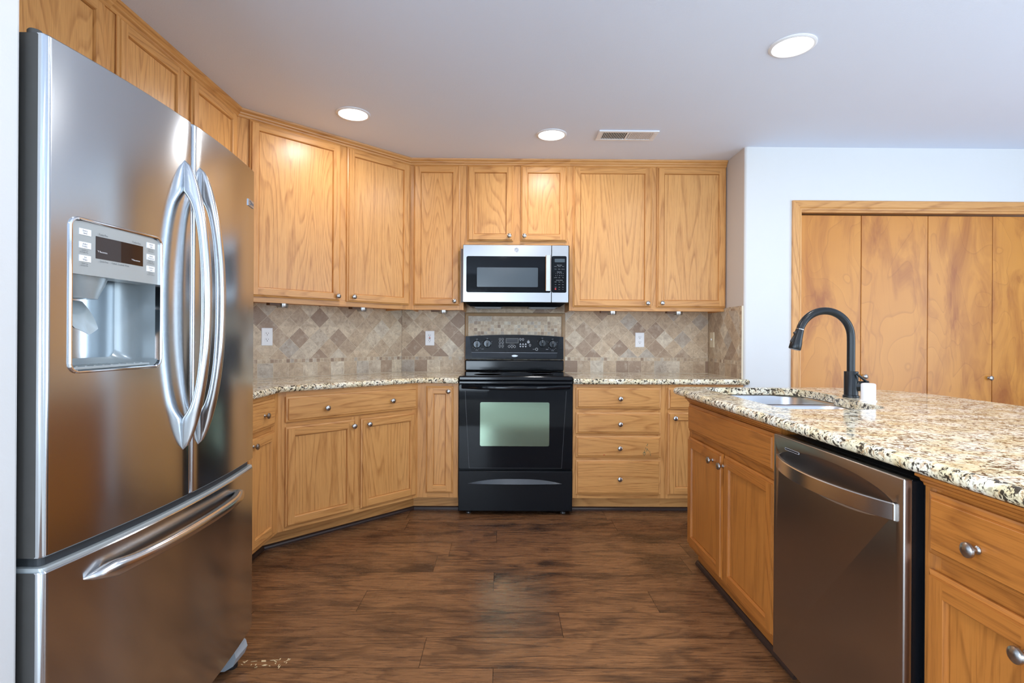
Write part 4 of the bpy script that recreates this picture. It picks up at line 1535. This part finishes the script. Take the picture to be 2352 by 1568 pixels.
m.box(0.27, 0.36, -0.018, 0.0, 0.846, 0.874, 0, 0.006, 2)
m.build('door_handle', BLACK_GLOSS, od, smooth=40)
m = M()
m.box(-0.3815, 0.3815, -0.004, 0.03, 0.8770, 0.8975, 0, 0.005, 2)
m.build('vent_strip', BLACK_GLOSS, t)
# storage drawer with scooped pull
m = M()
m.box(-0.3815, 0.3815, 0.0, 0.03, 0.0275, 0.2955, 0, 0.004, 2)
dw_ = m.build('storage_drawer', BLACK_SATIN, t)
m = M()
scoop = [(-0.3168 + 0.628 * i / 20, 0.2125 + 0.0325 * (1 - abs((i - 10) / 10.0) ** 2.6)) for i in range(21)]
low_ = [(x, 0.2120) for x, _z in scoop]
m.loft([[(x, -0.0075 * (1 - abs(x) / 0.33) - 0.0005, z) for x, z in scoop], [(x, -0.020 * (1 - (abs(x) / 0.33) ** 2) - 0.0003, z) for x, z in low_]], closed=False, caps=False)
m.loft([[(x, -0.0075 * (1 - abs(x) / 0.33) - 0.0005, z) for x, z in scoop], [(x, 0.002, z) for x, z in scoop]], closed=False, caps=False)
m.loft([[(x, -0.020 * (1 - (abs(x) / 0.33) ** 2) - 0.0003, z) for x, z in low_], [(x, 0.002, z - 0.004) for x, z in low_]], closed=False, caps=False)
m.build('drawer_pull', plain('pull_black', (0.05, 0.055, 0.062, 1), 0.30, 0.3), dw_, smooth=40)
for fx_, fy_ in ((-0.315, 0.05), (0.325, 0.05), (-0.315, 0.55), (0.325, 0.55)):
    m = M()
    m.lathe([(0.016, 0.0), (0.018, 0.004), (0.016, 0.010), (0.008, 0.013), (0.008, 0.032)], (fx_, fy_, 0), 'z', 14)
    m.build('leveling_foot', plain('foot_grey', (0.10, 0.10, 0.10, 1), 0.3, 0.6), t, smooth=40)

# ------------------------------------------------------------------ refrigerator
FY0, FY1, FXE, BOW = -3.1285, -2.2376, -0.996, 0.034
FW = FY1 - FY0
FM = (FY0 + FY1) / 2


def fsurf(y):
    return FXE + BOW * (1 - (2 * (y - FY0) / FW - 1) ** 2)


def fprofile(ya, yb, ra, rb_, xback=-1.066, n=14):
    """door cross-section (x,y), bowed front with rounded vertical edges."""
    pts = [(xback, ya), (fsurf(ya) - ra, ya)]
    for k in range(1, 7):
        a = pi / 2 * k / 6
        y = ya + ra * (1 - cos(a))
        pts.append((fsurf(ya + ra) - ra + ra * sin(a), y))
    for k in range(1, n):
        y = ya + ra + (yb - rb_ - ya - ra) * k / n
        pts.append((fsurf(y), y))
    for k in range(0, 6):
        a = pi / 2 * k / 6
        y = yb - rb_ * (1 - sin(a))
        pts.append((fsurf(yb - rb_) - rb_ + rb_ * cos(a), y))
    pts.append((fsurf(yb) - rb_, yb))
    pts.append((xback, yb))
    return pts


t = thing('refrigerator', 'large stainless french door refrigerator with ice dispenser', 'refrigerator', (-1.4, FM, 0))
FO = (-1.4, FM, 0)
fl = lambda x, y, z: (x - FO[0], y - FO[1], z)
m = M()
m.box(-1.88 + 1.4, -1.072 + 1.4, FY0 + 0.004 - FM, FY1 - 0.004 - FM, 0.03, 1.755, 0, 0.006)
m.build('cabinet_body', FRIDGE_SIDE, t)
m = M()
prg = fprofile(FY0 + 0.012, FY1 - 0.012, 0.012, 0.012)
m.prism([(x - 0.016 + 1.4, y - FM) for x, y in prg], 0.7182, 0.7388)
m.build('gasket', GASKET, t)
DISP = (-3.0790, -2.8160, 1.1035, 1.4365)


def fdoor(ya, yb, ra, rb_, z0, z1, name):
    m = M()
    pr = fprofile(ya, yb, ra, rb_)
    n = len(pr)
    mis = [1] + [1] * 2 + [0] * (n - 6) + [0] * 3
    mis = [0] * n
    mis[0] = 1
    mis[n - 2] = 1
    mis[n - 1] = 1
    zs = [z0, z0 + 0.003, z1 - 0.003, z1]
    rings = []
    for z, ins in zip(zs, (0.003, 0, 0, 0.003)):
        rings.append([fl(x - (ins if x > -1.05 else 0), y, z) for x, y in pr])
    m.loft(rings, mis=mis)
    return m.build(name, [STEEL, FRIDGE_SIDE], t, smooth=30)


ld = fdoor(FY0, FM - 0.0035, 0.014, 0.011, 0.739, 1.7863, 'fridge_door')
rd = fdoor(FM + 0.0035, FY1, 0.011, 0.016, 0.739, 1.7863, 'fridge_door')
fd = fdoor(FY0, FY1, 0.014, 0.016, 0.125, 0.7095, 'freezer_drawer')
m = M()
pr = fprofile(FY0 + 0.003, FY1 - 0.003, 0.012, 0.014)
m.loft([[fl(x - i, y, z) for x, y in pr] for z, i in ((0.7096, 0.002), (0.7150, 0.002), (0.7172, 0.005), (0.7178, 0.012))])
m.build('drawer_cap', SILVER, fd, smooth=30)

# dispenser opening in the near door
y0, y1, z0, z1 = DISP
m = M()
rr_ = rrect(y0 + 0.004, y1 - 0.004, z0 + 0.004, z1 - 0.004, 0.018, 6)
m.loft([[fl(x_, y, z) for y, z in rr_] for x_ in (-1.064, -0.90)])
boolean(ld, m.build('cutter', STEEL))
for p_ in ld.data.polygons:
    p_.use_smooth = True
ld.data.set_sharp_from_angle(angle=radians(30))
# chrome surround
m = M()
rings = []
for ins, lift in ((0.0, -0.006), (0.0, 0.003), (0.002, 0.0055), (0.0045, 0.0055), (0.0065, 0.003), (0.0065, -0.010)):
    rings.append([fl(fsurf(y) + lift, y, z) for y, z in rrect(y0 + ins, y1 - ins, z0 + ins, z1 - ins, 0.022 - ins, 6)])
m.loft(rings, caps=False)
ds = m.build('dispenser_surround', CHROME, ld, smooth=35)
# cavity liner
zsplit = 1.315
m = M()
yc_ = (y0 + y1) / 2
liner = []
for dep in (0.002, 0.02, 0.05, 0.075, 0.086):
    k = 0.006 + (0.0 if dep < 0.03 else (dep - 0.03) ** 2 * 9)
    liner.append([fl(-0.985 - dep if dep > 0.01 else fsurf(y) - 0.004, y, z) for y, z in rrect(y0 + k, y1 - k, z0 + k, z1 - 0.006, 0.020, 6)])
m.loft(liner, caps=False)
m.face(liner[-1])
m.build('dispenser_cavity', SILVER_DK, ld, smooth=50, normals=True)
# upper control fascia
m = M()
fa = [(y, z) for y, z in rrect(y0 + 0.0067, y1 - 0.0067, zsplit, z1 - 0.0067, 0.012, 5)]
fa = [(y, zsplit if z < zsplit + 0.013 else z) for y, z in fa]
NF = 10
m2 = M()
rowsz = [zsplit, z1 - 0.0067]
# build as slab following the bow
ysn = [y0 + 0.0067 + (y1 - y0 - 0.0134) * k / NF for k in range(NF + 1)]
top = lambda y: z1 - 0.0067 - (0.004 if y in (ysn[0], ysn[-1]) else 0.0)
m.loft([[fl(fsurf(y) - 0.0008, y, zsplit), fl(fsurf(y) - 0.0008, y, top(y)), fl(fsurf(y) - 0.055, y, top(y)), fl(fsurf(y) - 0.055, y, zsplit)] for y in ysn])
fas = m.build('dispenser_fascia', SILVER, ld)
sl = lambda y: fsurf(y) - 0.0004
Y1_, Zz = (0, 1, 0), (0, 0, 1)


def fpatch(mm, ya, yb, za, zb, lift, mi):
    mm.loft([[fl(fsurf(y) - 0.0012, y, za), fl(fsurf(y) - 0.0008 + lift, y, za), fl(fsurf(y) - 0.0008 + lift, y, zb), fl(fsurf(y) - 0.0012, y, zb)] for y in (ya, (ya + yb) / 2, yb)], mi)


m = M()
fpatch(m, -3.014, -2.8795, 1.3545, 1.4035, 0.0009, 0)
m.build('display', DISPLAY, ld)
for yb_, ws, zs_ in ((-3.0544, 0.028, (1.4000, 1.3715, 1.3430)), (-2.8668, 0.0272, (1.4030, 1.3740, 1.3450))):
    for zq in zs_:
        m = M()
        fpatch(m, yb_, yb_ + ws, zq, zq + 0.0135, 0.0012, 0)
        m.build('button', WHITE_PL, ld)
m = M()


def ft(s, size, y, z, mi=0, lift=0.0006):
    m.text(s, size, fl(fsurf(y) - 0.0008 + lift, y, z), Y1_, Zz, mi, 'CENTER', 0.0004)


for (s1, s2), zq in zip((('Energy', 'Saver'), ('Adjust', 'Freezer'), ('Ice', 'Water')), (1.4000, 1.3715, 1.3430)):
    ft(s1, 0.0056, -3.0404, zq + 0.0078, 0, 0.0014)
    ft(s2, 0.0056, -3.0404, zq + 0.0025, 0, 0.0014)
for (s1, s2), zq in zip((('Alarm', 'Light'), ('Adjust', 'Refrigerator'), ('Control', 'Lock')), (1.4030, 1.3740, 1.3450)):
    ft(s1, 0.0052, -2.8532, zq + 0.0078, 0, 0.0014)
    ft(s2, 0.0048, -2.8532, zq + 0.0025, 0, 0.0014)
for s1, s2, yq, zq in (('Hold 3 sec', 'for Turbo Freeze', -3.0404, 1.3660), ('Hold 3 sec', 'to Reset Filter', -3.0404, 1.3375), ('Hold 3 sec', 'Temp Alarm', -2.8532, 1.3980),
                       ('Hold 3 sec', 'for Turbo Cool', -2.8532, 1.3690), ('Hold 3 sec', 'to Lock Control', -2.8532, 1.3400)):
    ft(s1, 0.0040, yq, zq, 0)
    ft(s2, 0.0040, yq, zq - 0.0042, 0)
ft('Turbo Freeze', 0.0062, -2.992, 1.4065)
ft('Turbo Cool', 0.0062, -2.900, 1.4065)
ft('Quick Freeze', 0.0056, -2.991, 1.3475)
ft('Cubed', 0.0056, -2.966, 1.3475)
ft('Crushed', 0.0056, -2.947, 1.3475)
ft('Water', 0.0056, -2.929, 1.3475)
ft('\u00b0F Recommended', 0.0058, -2.993, 1.3680, 1, 0.0012)
ft('\u00b0F Recommended', 0.0052, -2.900, 1.3640, 1, 0.0012)
m.build('panel_lettering', [INK, INK_W], ld)
# chute and paddle
m = M()
cyc, cxc = -3.005, -1.022
m.loft([[fl(cxc + a_ * cos(2 * pi * k / 24), cyc + b_ * sin(2 * pi * k / 24), z) for k in range(24)] for a_, b_, z in ((0.034, 0.070, 1.316), (0.032, 0.060, 1.298), (0.028, 0.040, 1.272), (0.027, 0.038, 1.266), (0.020, 0.030, 1.2655))])
m.build('ice_chute', SILVER_DK, ld, smooth=40)
m = M()
pts_ = []
for k in range(9):
    s = k / 8.0
    wdt = 0.026 + 0.016 * sin(pi * (0.25 + 0.6 * s))
    pts_.append([fl(-1.050 + 0.040 * s + 0.006 * (1 - u_ * u_), cyc + 0.004 + u_ * wdt, 1.262 - 0.062 * s - 0.014 * (1 - abs(u_)) * s) for u_ in (-1, -0.75, -0.5, -0.25, 0, 0.25, 0.5, 0.75, 1)])
back = [[(x - 0.004, y, z + 0.001) for x, y, z in r] for r in pts_]
m.loft(pts_, closed=False, caps=False)
m.loft(back, closed=False, caps=False)
m.loft([pts_[-1], back[-1]], closed=False, caps=False)
m.build('dispenser_paddle', plain('clear_grey', srgb(178, 192, 198), 0.12, 0.2), ld, smooth=50)
m = M()
m.box(-1.06 + 1.4, fsurf(yc_) - 0.01 + 1.4, y0 + 0.012 - FM, y1 - 0.012 - FM, z0 + 0.007, z0 + 0.013, 0, 0.002)
for k in range(9):
    yy_ = y0 + 0.03 + k * (y1 - y0 - 0.06) / 8
    m.box(-1.05 + 1.4, fsurf(yc_) - 0.02 + 1.4, yy_ - 0.003 - FM, yy_ + 0.003 - FM, z0 + 0.0128, z0 + 0.0145)
m.build('drip_grille', SILVER, ld)


def bow_handle(parent, center, half, out, hw, axis, thick=0.025):
    """lens-shaped bow handle: pointed tips on the door, bar standing off in the middle."""
    m = M()
    rings = []
    NS = 48
    for i in range(NS + 1):
        s = -1 + 2.0 * i / NS
        s = math.copysign(abs(s) ** 0.85, s) if s else 0
        if axis == 'z':
            yv, zv = center[0], center[1] + half * s
        else:
            yv, zv = center[0] + half * s, center[1]
        xs_ = fsurf(yv) - 0.002
        o_ = out * (max(1 - s * s, 0) ** 0.62 if axis == 'z' else max(1 - s ** 4, 0) ** 0.55) + 0.002
        q = abs(s) / (0.76 if axis == 'z' else 0.86)
        inn = (out - thick) * (max(1 - q ** 2.4, 0)) ** 0.5 if q < 1 else 0.0
        w = hw * (0.12 + 0.88 * min(1, (1 - abs(s)) / 0.30) ** 0.65) if axis == 'z' else hw * (0.10 + 0.90 * min(1, (1 - abs(s)) / 0.16) ** 0.6) * (1 + 0.28 * math.exp(-((abs(s) - 0.84) / 0.10) ** 2))
        cxo, rx = (o_ + inn) / 2, max((o_ - inn) / 2, 0.001)
        rg = []
        for k in range(20):
            a = 2 * pi * k / 20
            ca_, sa_ = cos(a), sin(a)
            ca_ = math.copysign(abs(ca_) ** 0.8, ca_)
            sa_ = math.copysign(abs(sa_) ** 0.8, sa_)
            if axis == 'z':
                rg.append(fl(xs_ + cxo + rx * ca_, yv + w * sa_, zv))
            else:
                rg.append(fl(xs_ + cxo + rx * ca_, yv, zv + w * sa_))
        rings.append(rg)
    m.loft(rings)
    return m.build('handle', STEEL_H, parent, smooth=50)


bow_handle(ld, (-2.722, 1.270), 0.399, 0.076, 0.0130, 'z')
bow_handle(rd, (-2.650, 1.272), 0.400, 0.076, 0.0130, 'z')
bow_handle(fd, (-2.705, 0.658), 0.335, 0.050, 0.0150, 'y', 0.028)
# badge on the far door
m = M()
yb0, yb1 = -2.3155, -2.2600
m.loft([[fl(fsurf(y) - 0.0005, y, 1.6470), fl(fsurf(y) + 0.003, y, 1.6470), fl(fsurf(y) + 0.003, y, 1.6700), fl(fsurf(y) - 0.0005, y, 1.6700)] for y in (yb0, (yb0 + yb1) / 2, yb1)], 0)
yq = -2.300
m.loft([[fl(fsurf(yq) + 0.0032 + d_, yq + 0.0085 * s_ * cos(2 * pi * k / 20), 1.6585 + 0.0085 * s_ * sin(2 * pi * k / 20)) for k in range(20)] for s_, d_ in ((1, -0.001), (1, 0.0006), (0.7, 0.0006), (0.7, -0.001))], 1)
for yq in (-2.284, -2.276, -2.268):
    m.box(fsurf(yq) + 0.0030 + 1.4, fsurf(yq) + 0.0036 + 1.4, yq - 0.0022 - FM, yq + 0.0022 - FM, 1.6540, 1.6625, 1)
m.build('badge', [plain('badge_steel', srgb(190, 194, 200), 0.3, 0.8), plain('badge_mark', srgb(96, 100, 106), 0.4)], rd)
# hinges, kick grille, foot
m = M()
m.box(-1.20 + 1.4, -1.062 + 1.4, FY0 + 0.004 - FM, FY0 + 0.075 - FM, 1.755, 1.7615, 0, 0.001)
m.box(-1.20 + 1.4, -1.085 + 1.4, FY0 + 0.012 - FM, FY0 + 0.070 - FM, 1.7615, 1.782, 0, 0.004)
m.lathe([(0.013, 1.7615), (0.013, 1.797), (0.011, 1.800), (0.0, 1.8005)], (-1.032 + 1.4, FY0 + 0.018 - FM, 0), 'z', 18)
m.box(-1.085 + 1.4, -1.02 + 1.4, FY0 + 0.008 - FM, FY0 + 0.030 - FM, 1.7865, 1.792, 0, 0.001)
m.build('top_hinge', FRIDGE_SIDE, t, smooth=35)
m = M()
m.box(-1.16 + 1.4, -1.10 + 1.4, FY0 + 0.02 - FM, FY1 - 0.02 - FM, 0.015, 0.112, 0)
for k in range(6):
    m.box(-1.10 + 1.4, -1.095 + 1.4, FY0 + 0.05 - FM, FY1 - 0.05 - FM, 0.028 + k * 0.013, 0.034 + k * 0.013, 0)
m.build('kick_grille', BLACK, t)
for s_ in (0, 1):
    yf = FY1 - 0.045 if s_ else FY0 + 0.045
    m = M()
    rr_ = [(-1.10, 0.10), (-1.035, 0.10), (-1.012, 0.085), (-1.006, 0.062), (-1.016, 0.036), (-1.045, 0.018), (-1.10, 0.014)]
    m.loft([[fl(x, yf - 0.055, z) for x, z in rr_], [fl(x, yf + 0.028, z) for x, z in rr_], [fl(-1.06 + (x + 1.06) * 0.8, yf + 0.034, 0.055 + (z - 0.055) * 0.8) for x, z in rr_]], 0)
    m.lathe([(0.02, 0.0), (0.022, 0.006), (0.02, 0.016)], (-1.05 + 1.4, yf - FM, 0), 'z', 16, 1)
    m.build('roller_foot', [plain('foot_cover', srgb(168, 178, 186), 0.4), BLACK], t, smooth=35)

# ------------------------------------------------------------------ dishwasher
t = thing('dishwasher', 'dark stainless dishwasher with curved bar handle in the island', 'dishwasher', (0.852, -2.6635, 0), -pi / 2)
# local x = -world y from the centre, local y = world x from the face
m = M()
m.box(-0.296, 0.302, 0.052, 0.60, 0.105, 0.858)
m.build('tub_housing', BLACK, t)
m = M()
m.box(-0.2985, 0.2985, 0.0, 0.0215, 0.112, 0.8615, 0, 0.004, 3)
dd = m.build('door_panel', STEEL_DARK, t, smooth=35)
# scooped pocket behind the handle
m = M()
rings = []
for k in range(9):
    a = -pi / 2 + pi * k / 8
    rings.append([(0.272 * cos(a) * cos(b_), 0.016 * sin(a) - 0.004, 0.790 + 0.052 * cos(a) * sin(b_)) for b_ in [2 * pi * i / 32 for i in range(32)]])
rings[0] = [(x * 0 + 0.002 * cos(i), y_, 0.79 + 0.002 * sin(i)) for i, (x, y_, z) in enumerate(rings[0])]
m = M()
rings = []
for k in range(1, 10):
    a = -pi / 2 + pi * k / 10
    rings.append([(0.275 * cos(a) * cos(b_), 0.0165 * sin(a), 0.782 + 0.055 * cos(a) * sin(b_)) for b_ in [2 * pi * i / 36 for i in range(36)]])
m.loft(rings)
boolean(dd, m.build('cutter', STEEL_DARK))
for p_ in dd.data.polygons:
    p_.use_smooth = True
dd.data.set_sharp_from_angle(angle=radians(30))
m = M()
n = 28
rings = []
for i in range(n + 1):
    s = -1 + 2.0 * i / n
    x = 0.275 * s + 0.0
    o_ = 0.056 * (1 - s * s) ** 0.9
    rings.append([(x, -o_ - 0.001, 0.755), (x, -o_ - 0.004, 0.757), (x, -o_ - 0.004, 0.795), (x, -o_ - 0.001, 0.797), (x, -o_ + 0.006, 0.797), (x, -o_ + 0.006, 0.755)])
m.loft(rings, 0)
m.box(0.262, 0.276, -0.006, 0.006, 0.755, 0.797, 0, 0.002)
m.build('handle', STEEL_BAND, dd, smooth=30)
m = M()
for a_, b_, c_, d_ in ((-0.2245, -0.142, 0.8215, 0.8222), (-0.2245, -0.142, 0.8278, 0.8285), (-0.2245, -0.2237, 0.8215, 0.8285), (-0.1428, -0.142, 0.8215, 0.8285)):
    m.box(a_, b_, -0.0005, 0.001, c_, d_, 0)
m.box(-0.2237, -0.1428, -0.0002, 0.001, 0.8222, 0.8278, 1)
m.build('status_window', [INK_LT, BLACK], dd)
m = M()
m.box(-0.294, 0.294, 0.022, 0.052, 0.118, 0.857, 0, 0.002)
m.build('inner_door', BLACK_SATIN, t)
m = M()
m.box(-0.29, 0.30, 0.095, 0.11, 0.0, 0.105)
m.build('toe_panel', BLACK, t)

# loose paint chips on the floor beside the refrigerator
m = M()
rg = random.Random(5)
for k in range(34):
    x, y = rg.uniform(-1.10, -0.86), -2.262 + rg.uniform(-0.022, 0.028)
    a = rg.uniform(0, pi)
    l_, w_ = rg.uniform(0.003, 0.011), rg.uniform(0.001, 0.003)
    if k % 9 == 0:
        w_ *= 3
    q4 = [(l_, w_ * 0.3), (l_ * 0.2, w_), (-l_, -w_ * 0.4), (-l_ * 0.1, -w_)]
    q4 = [(x + u_ * cos(a) - v_ * sin(a), y + u_ * sin(a) + v_ * cos(a)) for u_, v_ in q4]
    m.prism(q4, 0.0003, 0.0012)
o = m.build('paint_chips', CHIP)
tag(o, 'pale wood chips scattered on the floor by the refrigerator foot', 'debris', None, 'stuff')
